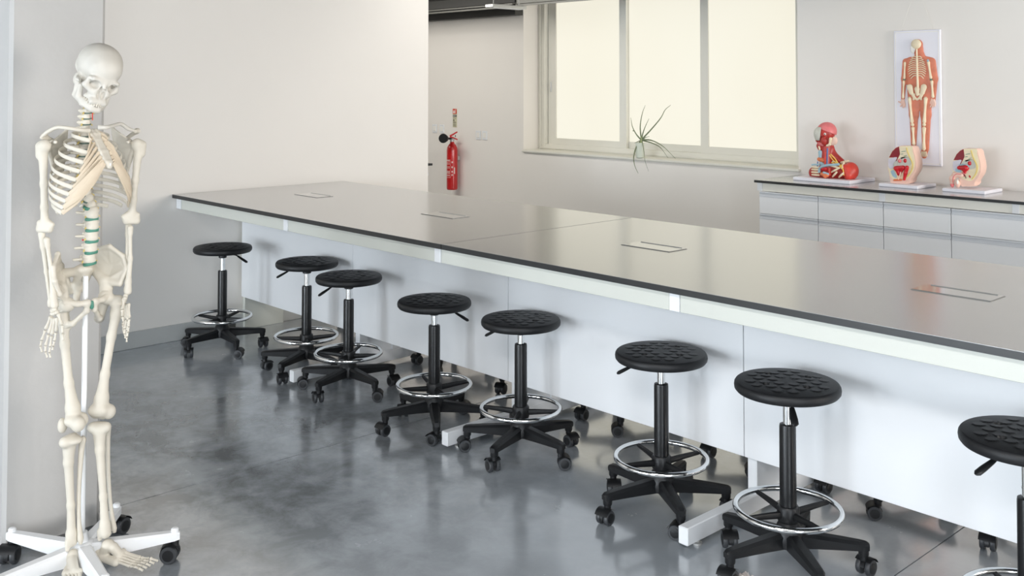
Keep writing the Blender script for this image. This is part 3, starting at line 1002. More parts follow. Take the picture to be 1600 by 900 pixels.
# shoulder girdle
def curve(name, pts, rad, m=bone_m, n=10, flat=1.0, parent=None, up=None):
    return MB().tube(pts, rad, n, flat=flat, smooth=6, up=up).obj(name, m, parent or sk)
curve('clavicle', [K(139, 204, .06), K(125, 203, .09), K(105, 200, .11), K(90, 199, .1), K(76, 205, .09), K(66, 213, .085)], [.0085, .0065, .006, .0062, .0068, .006])
curve('clavicle', [K(154, 199, .045), K(166, 199, .04), K(178, 196, .0), K(189, 194, -.04), K(200, 201, -.07), K(209, 204, -.09)], [.0085, .0068, .006, .0064, .007, .005], bone_pale)
for s, gl, acr, inf, sup, med, cor in ((-1, K(74, 228, .07), K(66, 215, .08), K(93, 300, -.02), K(104, 203, -.0), K(101, 235, -.03), K(87, 222, .11)),
                                      (1, K(211, 226, -.1), K(211, 205, -.1), K(190, 295, -.15), K(176, 200, -.11), K(180, 232, -.14), K(200, 222, -.06))):
    pr = [('t', gl, inf, med, .0032), ('t', gl, med, sup, .0032), ('c', gl, gl*.97+inf*.03, .013, .011), ('c', gl, inf, .0055, .006), ('c', inf, med, .0055, .004), ('c', med, sup, .004, .004),
          ('c', med*.95+gl*.05+np.array([0, .012, .012]), acr+np.array([0, .02, 0]), .005, .008), ('c', acr+np.array([0, .02, 0]), acr, .009, .0075), ('c', gl+(sup-gl)*.25, cor, .0065, .006)]
    blob('scapula', pr, bone_m, sk, h=.003, k=.008)

# arms
def humerus(head, elbow, med, fat=1.0):
    head, elbow, med = map(np.array, (head, elbow, med))
    ax = (elbow-head)/np.linalg.norm(elbow-head)
    lat = med/np.linalg.norm(med)
    pr = [('e', head+lat*.006, (.02, .02, .021)), ('c', head-lat*.012, head-lat*.012+ax*.03, .013, .0125), ('c', head+ax*.02, head+ax*.12, .0145, .0105), ('c', head+ax*.12, elbow-ax*.07, .0105, .0105),
          ('c', elbow-ax*.07, elbow-ax*.015, .0105, .013), ('c', elbow-ax*.02-lat*.018, elbow-ax*.002-lat*.016, .009, .011), ('c', elbow-ax*.02+lat*.014, elbow-ax*.014+lat*.027, .01, .008),
          ('c', elbow-lat*.016, elbow+lat*.016, .0115, .0125)]
    return blob('humerus', pr, bone_m, sk, h=.003, k=.01)
humerus(K(67, 228, .105), K(70, 358, .1), K(90, 358, .11)-K(70, 358, .1))
humerus(K(217, 226, -.1), K(205, 345, -.08), K(190, 345, -.06)-K(205, 345, -.08))
def forearm(el, wr, lat, bow):
    el, wr = np.array(el), np.array(wr)
    lat = np.array(lat)/np.linalg.norm(lat)
    bw_ = np.array(bow)
    ax = (wr-el)/np.linalg.norm(wr-el)
    pr = [('c', el+lat*.01+ax*.004, el+lat*.01+ax*.02, .0105, .0075), ('c', el+lat*.01+ax*.02, el+(wr-el)*.5+lat*.008+bw_, .0065, .0065), ('c', el+(wr-el)*.5+lat*.008+bw_, wr-ax*.03+lat*.006, .0075, .0095), ('c', wr-ax*.03+lat*.006, wr+lat*.006, .0095, .0125)]
    blob('radius', pr, bone_m, sk, h=.0028, k=.008)
    pr = [('c', el-lat*.008-ax*.016, el-lat*.008+ax*.025, .011, .0095), ('c', el-lat*.008+ax*.025, el+(wr-el)*.5-lat*.008-bw_*.5, .008, .006), ('c', el+(wr-el)*.5-lat*.008-bw_*.5, wr-lat*.011, .0056, .0055), ('c', wr-lat*.012-ax*.008, wr-lat*.012, .007, .007)]
    blob('ulna', pr, bone_m, sk, h=.0028, k=.008)
forearm(K(69, 373, .1), K(83, 477, .11), K(84, 373, .115)-K(69, 373, .1), np.array([.003, 0, 0]))
forearm(K(202, 355, -.08), K(199, 455, -.05), K(208, 355, -.05)-K(202, 355, -.08), np.array([.004, 0, 0]))
def hand(wr, fingers, rad=1.0):
    c = np.mean([f[0] for f in fingers], axis=0)
    m = MB()
    wr = np.array(wr)
    rnd = random.Random(3)
    for row in range(2):
        for j in range(4):
            t = (j+.5)/4
            a = fingers[0][0]*(1-t)+fingers[-1][0]*t
            p = wr+(a-wr)*(.42+.42*row)
            m.ball(p+np.array([0, rnd.uniform(-.004, .004), 0]), (.0078*rad, .0085*rad, .0075*rad), 9)
    hn = m.obj('hand', bone_m, sk)
    for f in fingers:
        m = MB()
        r0 = [.0068, .0056, .005, .0042]
        for i in range(len(f)-1):
            a, b_ = f[i], f[i+1]
            m.bone(a+(b_-a)*.03, a+(b_-a)*.97, r0[i]*rad, r0[i]*.58*rad, r0[i]*.9*rad, 8)
        m.obj('finger', bone_m, hn)
hand(K(83, 479, .11), [[K(80, 493, .1), K(71, 515, .1), K(65, 532, .105), K(63, 541, .11), K(66, 551, .115)],
                       [K(83, 495, .11), K(76, 522, .115), K(71, 540, .12), K(71, 550, .125), K(74, 559, .125)],
                       [K(86, 496, .12), K(81, 524, .13), K(78, 542, .135), K(77, 551, .14), K(79, 559, .14)],
                       [K(89, 495, .125), K(88, 519, .14), K(85, 533, .145), K(83, 541, .15), K(82, 547, .15)],
                       [K(91, 490, .13), K(97, 508, .145), K(98, 521, .15), K(99, 532, .15)]])
hand(K(198, 458, -.05), [[K(194, 473, -.06), K(194, 495, -.065), K(192, 508, -.06), K(193, 516, -.05), K(194, 522, -.045)],
                         [K(196, 474, -.05), K(197, 499, -.045), K(195, 514, -.04), K(195, 522, -.035), K(196, 529, -.03)],
                         [K(199, 475, -.04), K(200, 501, -.03), K(199, 517, -.025), K(198, 527, -.02), K(198, 535, -.015)],
                         [K(201, 473, -.03), K(202, 498, -.015), K(201, 511, -.01), K(200, 519, -.005), K(199, 525, -.005)],
                         [K(194, 468, -.02), K(191, 484, .0), K(191, 495, .01), K(193, 503, .015)]])

# pelvis
PM = frame(math.radians(48), roll=math.radians(-2))
P0 = K(134, 468, 0)
def PL(x, f, z):
    return P0+PM@np.array([x, f, z])
for s in (-1, 1):
    g = lambda x, f, z: np.array([s*x, f, z])
    body, asis, aiis, crf, crt, crb, psis = g(.072, -.015, .045), g(.119, .046, .085), g(.1, .036, .038), g(.116, .03, .126), g(.086, -.004, .16), g(.064, -.052, .15), g(.042, -.085, .108)
    fo = g(.102, -.022, .09)
    rim = [aiis, asis, crf, crt, crb, psis]
    pr = []
    for a, b_ in zip(rim[:-1], rim[1:]):
        pr.append(('t', body, a, b_, .0038) if a is aiis else ('t', fo, a, b_, .0036))
        if a is not aiis:
            pr.append(('c', a, b_, .006, .006))
    pr += [('t', body, asis, fo, .004), ('t', body, fo, psis, .0055), ('c', asis, aiis, .006, .0065), ('c', aiis, body, .008, .016), ('c', body, psis, .017, .011),
           ('c', g(.076, -.004, .0), body, .026, .018),
           ('c', g(.07, .012, .004), g(.04, .03, -.004), .0125, .0085), ('c', g(.04, .03, -.004), g(.013, .038, -.004), .0085, .0105), ('c', g(.012, .038, -.004), g(.013, .033, -.03), .0095, .0085),
           ('c', g(.013, .033, -.03), g(.045, .0, -.07), .0075, .0075), ('c', g(.045, .0, -.07), g(.058, -.03, -.075), .0085, .0145), ('c', g(.058, -.03, -.075), g(.074, -.02, -.01), .0145, .019)]
    blob('hip_bone', pr, bone_m, sk, h=.0028, k=.008, cuts=[('e', g(.1, .006, -.004), (.024, .025, .025))], kc=.003, M=PM, off=P0)
pr = [('e', (0, -.006, .098), (.028, .022, .016)), ('c', (0, -.018, .09), (0, -.05, .045), .024, .019), ('c', (0, -.05, .045), (0, -.066, .0), .016, .01), ('c', (0, -.066, .0), (0, -.05, -.028), .008, .004)]
for s in (-1, 1):
    pr += [('c', (s*.02, -.02, .092), (s*.042, -.06, .085), .014, .016), ('c', (s*.042, -.06, .085), (s*.022, -.066, .02), .014, .008)]
blob('sacrum', pr, bone_m, sk, h=.0028, k=.009, M=PM, off=P0)
MB().lathe([(.004, -.013), (.0062, -.008), (.0062, .008), (.004, .013)], 12).obj('pubic_disc', disc_m, sk, loc=PL(0, .042, -.012))

# legs
def leg(head, neck, knee, post, side):
    head, neck, knee = map(np.array, (head, neck, knee))
    po, sd = np.array(post)/np.linalg.norm(post), np.array(side)/np.linalg.norm(side)
    ax = (knee-neck)/np.linalg.norm(knee-neck)
    m1, m2 = neck+(knee-neck)*.3-po*.004, neck+(knee-neck)*.65-po*.004
    pr = [('e', head, (.0235, .0235, .0235)), ('c', head, neck, .015, .0165), ('c', neck-ax*.012, neck+ax*.03, .0175, .017), ('c', neck+ax*.03, m1, .0165, .0135), ('c', m1, m2, .0135, .0135), ('c', m2, knee-ax*.045, .0135, .021),
          ('c', knee-ax*.045, knee-ax*.008, .021, .023), ('e', knee+po*.016+sd*.021, (.022, .022, .024)), ('e', knee+po*.016-sd*.021, (.022, .022, .024)), ('c', knee-po*.01+sd*.016-ax*.01, knee-po*.01-sd*.016-ax*.01, .016, .016),
          ('c', neck+ax*.045+po*.008, neck+ax*.05+po*.016, .009, .007)]
    blob('femur', pr, bone_m, sk, h=.0034, k=.012)
def shin(top, ank, fib, post, side):
    top, ank = np.array(top), np.array(ank)
    po, sd = np.array(post)/np.linalg.norm(post), np.array(side)/np.linalg.norm(side)
    ax = (ank-top)/np.linalg.norm(ank-top)
    pr = [('c', top+sd*.02, top-sd*.02, .0175, .0175), ('e', top+po*.01, (.032, .026, .014)), ('c', top+ax*.012, top+ax*.07-po*.004, .021, .0145), ('c', top+ax*.07-po*.004, ank-ax*.12, .0142, .0112), ('c', ank-ax*.12, ank-ax*.03, .0112, .0145),
          ('c', ank-ax*.03, ank-ax*.008, .0165, .0185), ('c', ank-ax*.012-sd*.018, ank+ax*.012-sd*.02, .0085, .0065)]
    blob('tibia', pr, bone_m, sk, h=.0032, k=.01)
    f = [np.array(q) for q in fib]
    MB().tube(f, [.006, .0115, .0085, .0068, .0062, .0066, .0082, .0098, .005], 10, smooth=4).obj('fibula', bone_m, sk)
def lerp(a, b_, n):
    return [a+(b_-a)*i/(n-1) for i in range(n)]
ARIGHT, VIEWER, AWAY, UPV = np.array([1., 0, 0]), np.array([0, -1., 0]), np.array([0, 1., 0]), np.array([0, 0, 1.])
# the leg at picture left: turned outwards, knee cap towards picture left
leg(K(105, 476, .05), K(98, 480, .015)+np.array([0, 0, -.012]), K(116, 660, .06), ARIGHT+AWAY*.2, VIEWER+ARIGHT*.2)
blob('patella', [('e', K(97, 664, .075), (.0125, .017, .0225)), ('e', K(98, 668, .07), (.011, .015, .016))], bone_m, sk, h=.0028)
shin(K(108, 688, .06), K(112, 849, .055), [K(129, 682, .03), K(129, 687, .03), K(127, 705, .035), K(124, 750, .04), K(123, 790, .045), K(123.5, 815, .05), K(124.5, 830, .052), K(125.5, 842, .055), K(126, 850, .055)], ARIGHT, AWAY+ARIGHT*.3)
# the leg at picture right
leg(K(165, 464, -.045), K(184, 470, -.06)+np.array([0, 0, -.01]), K(155, 645, .0), AWAY*.9+ARIGHT*.3, ARIGHT-AWAY*.1)
shin(K(155, 668, .0), K(165, 836, .02), [K(168, 664, -.035), K(168, 670, -.035), K(168, 690, -.035), K(169, 735, -.035), K(172, 780, -.03), K(175, 805, -.025), K(177, 818, -.022), K(178, 826, -.02), K(179, 832, -.02)], AWAY, ARIGHT)
blob('patella', [('e', K(160, 646, -.055), (.019, .0095, .02))], bone_m, sk, h=.0028)
def foot(heel, ankle, toe, lat, wide=.036, up=(0, 0, 1)):
    heel, ankle, toe, lat, up = (np.array(q, float) for q in (heel, ankle, toe, lat, up))
    ax = toe-heel
    L = np.linalg.norm(ax)
    ax /= L
    pr = [('c', heel, heel+ax*.045, .019, .0185), ('c', heel+ax*.045, ankle-up*.012, .0175, .019), ('e', ankle-up*.008, (.019, .019, .015)), ('c', ankle-up*.018+ax*.018, heel+ax*L*.42+up*.012+lat*.006, .0165, .0135),
          ('c', heel+ax*.05-lat*.012, heel+ax*L*.42-lat*.022, .0155, .0125), ('c', heel+ax*L*.44+lat*.02+up*.006, heel+ax*L*.44-lat*.022, .012, .0105)]
    ft = blob('foot', pr, bone_m, sk, h=.003, k=.004)
    for j in range(5):
        t = (j-2)/2
        b0 = heel+ax*L*.45-lat*t*.02+up*(.008-.003*abs(t+.5))
        b1 = heel+ax*L*(.72-.03*(t+1))-lat*t*wide*.85-up*.004
        m = MB().bone(b0, b1, .0078 if j == 0 else .0062, .0058 if j == 0 else .0042, .0075 if j == 0 else .0056, 8)
        e = heel+ax*L*(.98-.055*(t+1))-lat*t*wide*1.05-up*.006
        k = 2 if j == 0 else 3
        pts = [b1+(e-b1)*i/k+up*(.006*math.sin(math.pi*i/k)) for i in range(k+1)]
        for a, b_ in zip(pts[:-1], pts[1:]):
            m.bone(a+(b_-a)*.05, a+(b_-a)*.96, .0062 if j == 0 else .0048, .0036, .0044, 8)
        m.obj('toe', bone_m, ft)
foot(K(144, 862, -.01), K(168, 848, .02), K(243, 884, .05), AWAY*.85+UPV*.3+ARIGHT*.2, .024, UPV*.85+VIEWER*.4)
hl = K(115, 876, .02)
foot(hl, K(113, 862, .05), K(112, 925, .19), ARIGHT, .034, UPV)

# stand
MB().lathe([(.0085, .1), (.0085, .955), (.007, .957)], 20).obj('stand_pole', white_metal, sk, loc=(.0, 0, 0))
MB().tube([K(130.5, 440, 0), K(132, 425, 0), K(134.5, 414, -.006)], .0062, 12).obj('pole_fitting', chrome, sk)
MB().lathe([(.024, .046), (.036, .05), (.038, .098), (.032, .104), (.02, .106), (.016, .135), (.012, .138)], 24).obj('stand_hub', white_metal, sk)
for k in range(5):
    a = math.radians(90+72*k)
    ca, sa = math.cos(a), math.sin(a)
    secs = [(.02, .024, .045, .102), (.12, .021, .056, .1), (.22, .0185, .066, .099), (.285, .0165, .072, .098), (.3, .011, .074, .095)]
    v, f = [], []
    for r_, w_, z0, z1 in secs:
        bv = w_*.35
        for x, z in ((-w_, z0), (w_, z0), (w_, z1-bv), (w_-bv, z1), (-w_+bv, z1), (-w_, z1-bv)):
            v.append((r_*ca-x*sa, r_*sa+x*ca, z))
    for i in range(len(secs)-1):
        for j in range(6):
            f.append((i*6+j, i*6+(j+1) % 6, (i+1)*6+(j+1) % 6, (i+1)*6+j)[::-1])
    f += [tuple(range(5, -1, -1))[::-1], tuple(range(len(v)-6, len(v)))[::-1]]
    m = MB().add(v, f)
    m.lathe([(.0125, .09), (.0125, .106), (.009, .11), (.003, .111)], 14, (.284*ca, .284*sa, 0))
    arm = m.obj('stand_arm', white_metal, sk)
    ct = [o for o in proto.children if o.name.startswith('leg')][0].children[0].copy()
    col.objects.link(ct)
    ct.parent = arm
    sw = [1.2, -1.55, 2.4, -.6, 3.2][k]
    # caster mesh of the stools, moved under this arm and turned its own way
    ct.matrix_local = Matrix.Translation((.284*ca, .284*sa, 0))@Matrix.Rotation(sw-.9, 4, 'Z')@Matrix.Scale(1.08, 4)@Matrix.Translation((-.234, 0, 0))

# ------------------------------------------------------------------ anatomy models on the wall counter
base_m = mat('model_base_white', (236, 236, 244), 0.4, vary=0.01)
muscle_m = mat('muscle_red', (176, 52, 46), 0.4, vary=0.22, scale=26)
muscle2_m = mat('muscle_bright', (205, 66, 54), 0.42, vary=0.14, scale=34)
scalp_m = mat('scalp_pink', (222, 122, 124), 0.45, vary=0.1, scale=30)
skin_m = mat('skin_pink', (236, 200, 184), 0.45, vary=0.03, scale=14)
grey_m = mat('skin_grey', (196, 196, 186), 0.5, vary=0.04, scale=20)
vein_m = mat('vein_blue', (92, 122, 176), 0.4, vary=0.08)
palebl_m = mat('cartilage_blue', (160, 192, 206), 0.45, vary=0.06)
yel_m = mat('nerve_bright_yellow', (236, 196, 92), 0.45, vary=0.06)
orange_m = mat('gland_orange', (226, 128, 84), 0.45, vary=0.08)
cream_m = mat('fat_cream', (238, 226, 192), 0.45, vary=0.04, scale=30)
ivory_m = mat('bone_ivory', (234, 220, 190), 0.45, vary=0.05, scale=30)
dkred_m = mat('cavity_dark_red', (134, 24, 38), 0.35, vary=0.12, scale=20)
blood_m = mat('organ_red', (196, 28, 40), 0.3, vary=0.12, scale=24)
white_p = mat('white_paint', (240, 238, 232), 0.4)
dark_p = mat('dark_paint', (40, 42, 46), 0.4)
lilac_m = mat('membrane_lilac', (208, 204, 214), 0.4, vary=0.05, scale=30)
tan_m = mat('relief_muscle', (214, 128, 100), 0.5, vary=0.16, scale=18)

class Pix:
    """points on upright planes y = const, given by picture position of a zoomed crop"""
    def __init__(self, ox, oy, sc, c):
        self.o, self.c = (ox, oy, sc), np.array(c, float)
    def __call__(self, x, y, yy):
        return at_y(self.o[0]+x/self.o[2], self.o[1]+y/self.o[2], yy)-self.c

# muscle bust
bcen = (-3.66, 6.478, .904)
bust = thing('muscle_bust', 'red muscle anatomy bust of head, neck and shoulder on a white board', 'anatomy model', bcen)
G = Pix(1230, 170, 6.92, bcen)
MB().box((-.217, -.175, 0), (.217, .175, .024), bev=.004).obj('base_board', base_m, bust, smooth=False)
s = 1/6.92*.00437       # metres per crop pixel here
y0 = 6.43
sp = lambda x, y, r, d=0.0: ('e', G(x, y, y0+d), tuple(np.array(r)*s))
cn = lambda x0_, y0_, x1_, y1_, ra, rb, d0=0.0, d1=0.0: ('c', G(x0_, y0_, y0+d0), G(x1_, y1_, y0+d1), ra*s, rb*s)
hd = blob('head_muscles', [sp(418, 262, (100, 92, 105), .03), sp(372, 300, (64, 70, 92), -.005), cn(345, 330, 322, 342, 22, 13, -.015, -.03), cn(372, 395, 345, 400, 42, 30, -.01, -.02), cn(395, 425, 352, 432, 26, 20, -.005, -.02), sp(405, 345, (42, 40, 55), -.045)],
          muscle_m, bust, h=.0032, k=.014)
def cut_line(a, b_, keep=1):
    p, q_ = G(*a, y0), G(*b_, y0)
    vr = ray(1230+a[0]/6.92, 170+a[1]/6.92)
    n = np.cross(q_-p, vr)
    n /= np.linalg.norm(n)
    if n[2]+n[0]*.2 < 0:
        n = -n
    return lambda P: -keep*((P-p)@n)
blob('scalp', [sp(420, 258, (108, 99, 114), .03), sp(440, 240, (98, 90, 96), .04)], scalp_m, bust, h=.003, k=.012, clip=cut_line((335, 212), (548, 292)))
cl = cut_line((368, 205), (350, 345), -1)
blob('face_half', [sp(416, 262, (108, 101, 112), .024), sp(372, 300, (72, 80, 99), -.014), sp(332, 262, (38, 60, 62), -.02)], grey_m, bust, h=.003, k=.014, clip=lambda P: np.maximum(np.maximum(cl(P), P[..., 2]-G(340, 196, y0)[2]), G(340, 338, y0)[2]-P[..., 2]))
blob('ear', [sp(512, 345, (34, 18, 46), -.045), sp(490, 372, (24, 16, 26), -.045)], skin_m, bust, h=.003)
blob('jaw_bone', [cn(470, 325, 462, 385, 18, 13, -.055, -.05), cn(432, 398, 462, 385, 13, 13, -.05, -.05), cn(345, 412, 352, 440, 11, 9, -.035, -.035)], ivory_m, bust, h=.003)
m = MB()
m.ball(G(408, 273, y0-.058), .0085, 10)
m.ball(G(318, 270, y0-.052), .0095, 10)
e = m.obj('eye', white_p, bust)
MB().ball(G(406, 274, y0-.064), .0042, 8).ball(G(315, 271, y0-.055), .0042, 8).obj('pupil', dark_p, e)
blob('lips', [cn(338, 366, 392, 384, 13, 10, -.03, -.05), cn(345, 385, 388, 396, 11, 9, -.032, -.05)], scalp_m, bust, h=.003)
blob('neck_muscles', [cn(425, 400, 415, 610, 60, 66, .01, .0), cn(470, 400, 500, 520, 34, 40, .03, .03), cn(500, 500, 610, 590, 42, 32, .04, .05)], muscle_m, bust, h=.0035, k=.014)
blob('larynx', [cn(358, 470, 360, 520, 23, 20, -.03, -.03), cn(375, 590, 385, 620, 24, 20, -.04, -.04)], palebl_m, bust, h=.003)
blob('thyroid', [cn(345, 545, 398, 560, 22, 24, -.035, -.045)], orange_m, bust, h=.003)
blob('chest', [cn(300, 690, 430, 700, 68, 74, .02, .0), cn(430, 690, 590, 690, 78, 70, .0, .01), sp(470, 640, (130, 80, 70), .02)], muscle_m, bust, h=.0035, k=.02, clip=lambda P: .002-(P[..., 2]-.022))
blob('shoulder', [sp(690, 672, (82, 80, 96), .02), cn(630, 650, 660, 720, 50, 50, -.02, -.02)], muscle2_m, bust, h=.0035, k=.02, clip=lambda P: .002-(P[..., 2]-.022))
blob('collar_bone', [cn(470, 612, 560, 640, 11, 11, -.085, -.075), cn(590, 585, 660, 565, 18, 14, .03, .03), cn(590, 640, 610, 590, 15, 17, -.055, .0)], ivory_m, bust, h=.003)
for a, b_ in (((268, 630), (345, 636)), ((266, 655), (340, 660)), ((266, 684), (345, 690)), ((268, 712), (350, 718)), ((470, 690), (560, 640)), ((490, 735), (540, 680)), ((560, 740), (612, 690))):
    MB().tube([G(*a, y0-.068), (G(*a, y0-.085)+G(*b_, y0-.085))/2, G(*b_, y0-.082)], [.0055, .0072, .006], 8, smooth=3).obj('rib', ivory_m, bust)
for pts, r_, d in (([(436, 425), (432, 500), (430, 600)], .0052, -.065), ([(352, 605), (300, 602), (266, 606)], .006, -.075), ([(345, 690), (356, 640), (420, 612), (510, 606), (560, 600)], .009, -.085), ([(330, 570), (325, 640)], .004, -.05)):
    MB().tube([G(*p, y0+d) for p in pts], r_, 8, smooth=4).obj('vein', vein_m if r_ < .0055 else palebl_m, bust)
for pts in ([(456, 500), (500, 560), (560, 605), (600, 650), (612, 720)], [(470, 490), (520, 545), (580, 640)], [(480, 580), (540, 600), (590, 610)]):
    MB().tube([G(*p, y0-.06) for p in pts], .0042, 7, smooth=4).obj('nerve', yel_m, bust)
for pts, r_ in (([(412, 470), (408, 600)], .006), ([(455, 640), (462, 720)], .0105)):
    MB().tube([G(*p, y0-.078) for p in pts], r_, 8, smooth=3).obj('artery', muscle2_m, bust)
blob('heart_vessel', [cn(380, 655, 415, 650, 17, 20, -.095, -.095)], blood_m, bust, h=.003)
blob('lung_tissue', [cn(375, 705, 430, 715, 20, 24, -.09, -.095), cn(400, 725, 410, 735, 16, 16, -.1, -.1)], orange_m, bust, h=.003)
blob('throat_cartilage', [cn(395, 690, 440, 705, 13, 12, -.1, -.1)], palebl_m, bust, h=.003)

# pelvis sections
def loft(mb, poly, layers):
    """polygon of (x, z) repeated at (y, scale) layers about its middle"""
    P = np.array(poly)
    c = P.mean(0)
    n = len(P)
    v, f = [], []
    for y, k in layers:
        for q in c+(P-c)*k:
            v.append((q[0], y, q[1]))
    for i in range(len(layers)-1):
        for j in range(n):
            f.append((i*n+j, (i+1)*n+j, (i+1)*n+(j+1) % n, i*n+(j+1) % n))
    f.append(tuple(range(n)))
    f.append(tuple(range(len(v)-1, len(v)-n-1, -1)))
    return mb.add(v, f)
def pelvis(lab, cx, male):
    c = (cx, 6.465, .904)
    t = thing('pelvis_model', lab, 'anatomy model', c, 0, 'pelvis section models on the wall counter')
    q = Pix(1360, 210, 7.27, c)
    dx = 735 if male else 0
    dy = 28 if male else 0
    yf = 6.415
    if male:
        dx, dy = 733, 30
    def g(x, y, d=0.0):
        p = q(x+dx, y+dy, yf-d)
        return p
    def pl(name, pts, mt, d0, d1, sm=5):
        P = [g(*p) for p in pts]
        P2 = catmull([(p[0], p[2]) for p in P]+[(P[0][0], P[0][2])], sm)[:-1] if sm else [(p[0], p[2]) for p in P]
        yy = g(0, 0)[1]
        return MB().prism([tuple(p) for p in P2], yy-d1, yy-d0).obj(name, mt, t)
    MB().box((-.133, -.133, 0), (.133, .133, .022), bev=.004).obj('base_board', base_m, t, smooth=False)
    out = [(345, 128), (440, 131), (478, 136), (492, 190), (510, 260), (522, 340), (510, 420), (475, 480), (450, 520), (440, 560), (340, 562), (236, 556), (222, 520), (212, 450), (198, 400), (197, 340), (206, 270), (235, 205), (285, 150)]
    if male:
        out = out[:11]+[(300, 560), (285, 520), (270, 470), (225, 440), (203, 400), (197, 340), (206, 270), (235, 205), (285, 150)]
    P = [g(*p) for p in out]
    yy = g(0, 0)[1]
    poly = [tuple(p) for p in catmull([(p[0], p[2]) for p in P]+[(P[0][0], P[0][2])], 3)[:-1]]
    mb = loft(MB(), poly, [(yy+.001, .99), (yy+.006, 1.0), (yy+.05, 1.0), (yy+.085, .97), (yy+.115, .88), (yy+.13, .7)])
    mb.obj('skin_body', skin_m, t)
    face = [(340, 135), (470, 136), (480, 190), (498, 265), (505, 340), (486, 420), (440, 480), (405, 515), (300, 515), (235, 490), (214, 430), (203, 380), (202, 330), (212, 265), (240, 205), (290, 155)]
    if male:
        face = [(340, 135), (470, 136), (480, 190), (498, 265), (505, 340), (486, 420), (440, 480), (395, 500), (330, 480), (270, 450), (214, 420), (203, 380), (202, 330), (212, 265), (240, 205), (290, 155)]
    pl('cut_face', face, cream_m, -.002, .0012, 4)
    pl('abdominal_cavity', [(326, 138), (338, 225), (300, 300), (266, 352), (300, 262), (214, 262), (248, 196), (290, 155)], dkred_m, .0, .0026, 0)
    pl('bladder_fold', [(208, 275), (300, 258), (290, 300), (262, 345), (268, 372), (232, 392), (206, 360)], lilac_m, .0, .0045, 3)
    pl('sacrum_section', [(338, 150), (405, 150), (412, 200), (440, 250), (400, 262), (350, 280), (338, 230)], ivory_m, .0, .003, 0)
    pl('tissue_section', [(310, 290), (350, 262), (430, 258), (462, 320), (440, 360), (330, 370), (290, 350)], grey_m, .0, .003, 4)
    yl = MB().tube([g(410, 150, .004), g(424, 200, .004), g(442, 250, .004), g(478, 330, .004), g(466, 410, .004), g(420, 480, .004)], .0032, 6, smooth=4)
    yl.obj('nerve_band', yel_m if False else nerve_m, t)
    for a, b_ in (((352, 197), (398, 190)), ((380, 247), (412, 238)), ((345, 225), (372, 222))):
        MB().tube([g(*a, .004), g(*b_, .004)], .0018, 6).obj('vertebra_disc', disc_m, t)
    blob('colon_section', [('e', g(393, 298, .004), (.0115, .005, .014))], blood_m, t, h=.002)
    if not male:
        blob('ovary', [('e', g(332, 302, .005), (.0125, .007, .0125))], scalp_m, t, h=.002)
        blob('uterus', [('c', g(290, 385, .006), g(372, 378, .006), .0155, .014), ('c', g(305, 395, .006), g(320, 455, .006), .0155, .009), ('c', g(372, 378, .006), g(338, 440, .006), .011, .008)], blood_m, t, h=.0022, k=.008)
        blob('rectum', [('c', g(415, 375, .006), g(398, 440, .006), .0125, .012), ('c', g(398, 440, .006), g(384, 510, .006), .012, .0085)], blood_m, t, h=.0022, k=.006)
        MB().tube([g(346, 425, .014), g(336, 460, .014), g(318, 512, .012)], [.003, .0042, .0036], 8, smooth=3).obj('canal', skin_m, t)
        pl('pubic_bone', [(232, 420), (262, 405), (290, 450), (300, 490), (262, 480)], palebl_m, .0, .005, 3)
        blob('labium', [('c', g(270, 520, .0), g(350, 516, .004), .006, .007)], orange_m, t, h=.002)
        pl('membrane', [(268, 320), (305, 300), (312, 345), (275, 372)], grey_m, .002, .006, 3)
    else:
        blob('bladder', [('c', g(272, 350, .004), g(352, 352, .006), .0115, .019), ('c', g(335, 370, .006), g(340, 400, .006), .014, .01)], blood_m, t, h=.0022, k=.008)
        MB().tube([g(270, 318, .006), g(330, 312, .008), g(380, 330, .008), g(372, 360, .008)], .0032, 7, smooth=3).obj('duct', palebl_m, t)
        blob('prostate', [('c', g(330, 408, .006), g(345, 400, .006), .0095, .0085)], scalp_m, t, h=.002)
        pl('pubic_bone', [(236, 358), (262, 352), (300, 380), (292, 405), (240, 392)], palebl_m, .0, .005, 3)
        blob('external_organ', [('c', g(300, 430, .0), g(232, 428, .0), .0165, .0165), ('c', g(232, 428, .0), g(196, 470, .0), .0165, .0155), ('c', g(196, 470, .0), g(196, 540, .0), .0155, .0125)], skin_m, t, h=.0028, k=.012)
        MB().tube([g(300, 424, .016), g(240, 422, .018), g(208, 460, .017), g(203, 520, .014)], [.002, .0028, .0028, .002], 7, smooth=3).obj('canal', scalp_m, t)
        blob('tip', [('c', g(197, 540, .002), g(197, 552, .002), .0128, .0105)], scalp_m, t, h=.002)
        blob('gland', [('e', g(262, 530, -.004), (.017, .016, .024)), ('e', g(256, 512, .012), (.0085, .008, .019))], skin_m, t, h=.0026, k=.006)
        blob('gland_section', [('e', g(256, 512, .018), (.0065, .005, .0155))], white_p, t, h=.002)
        for a in ((320, 425), (338, 440), (392, 445), (398, 452)):
            MB().ball(g(*a, .002), (.005, .003, .007), 8).obj('vessel_section', blood_m, t)
        MB().tube([g(325, 420, .004), g(348, 450, .004), g(352, 470, .004)], .0022, 6).obj('vessel_section', dark_p, t)
pelvis('female pelvis section model, in the middle of the counter below the hanging relief board', -3.122, False)
pelvis('male pelvis section model, rightmost on the counter', -2.70, True)

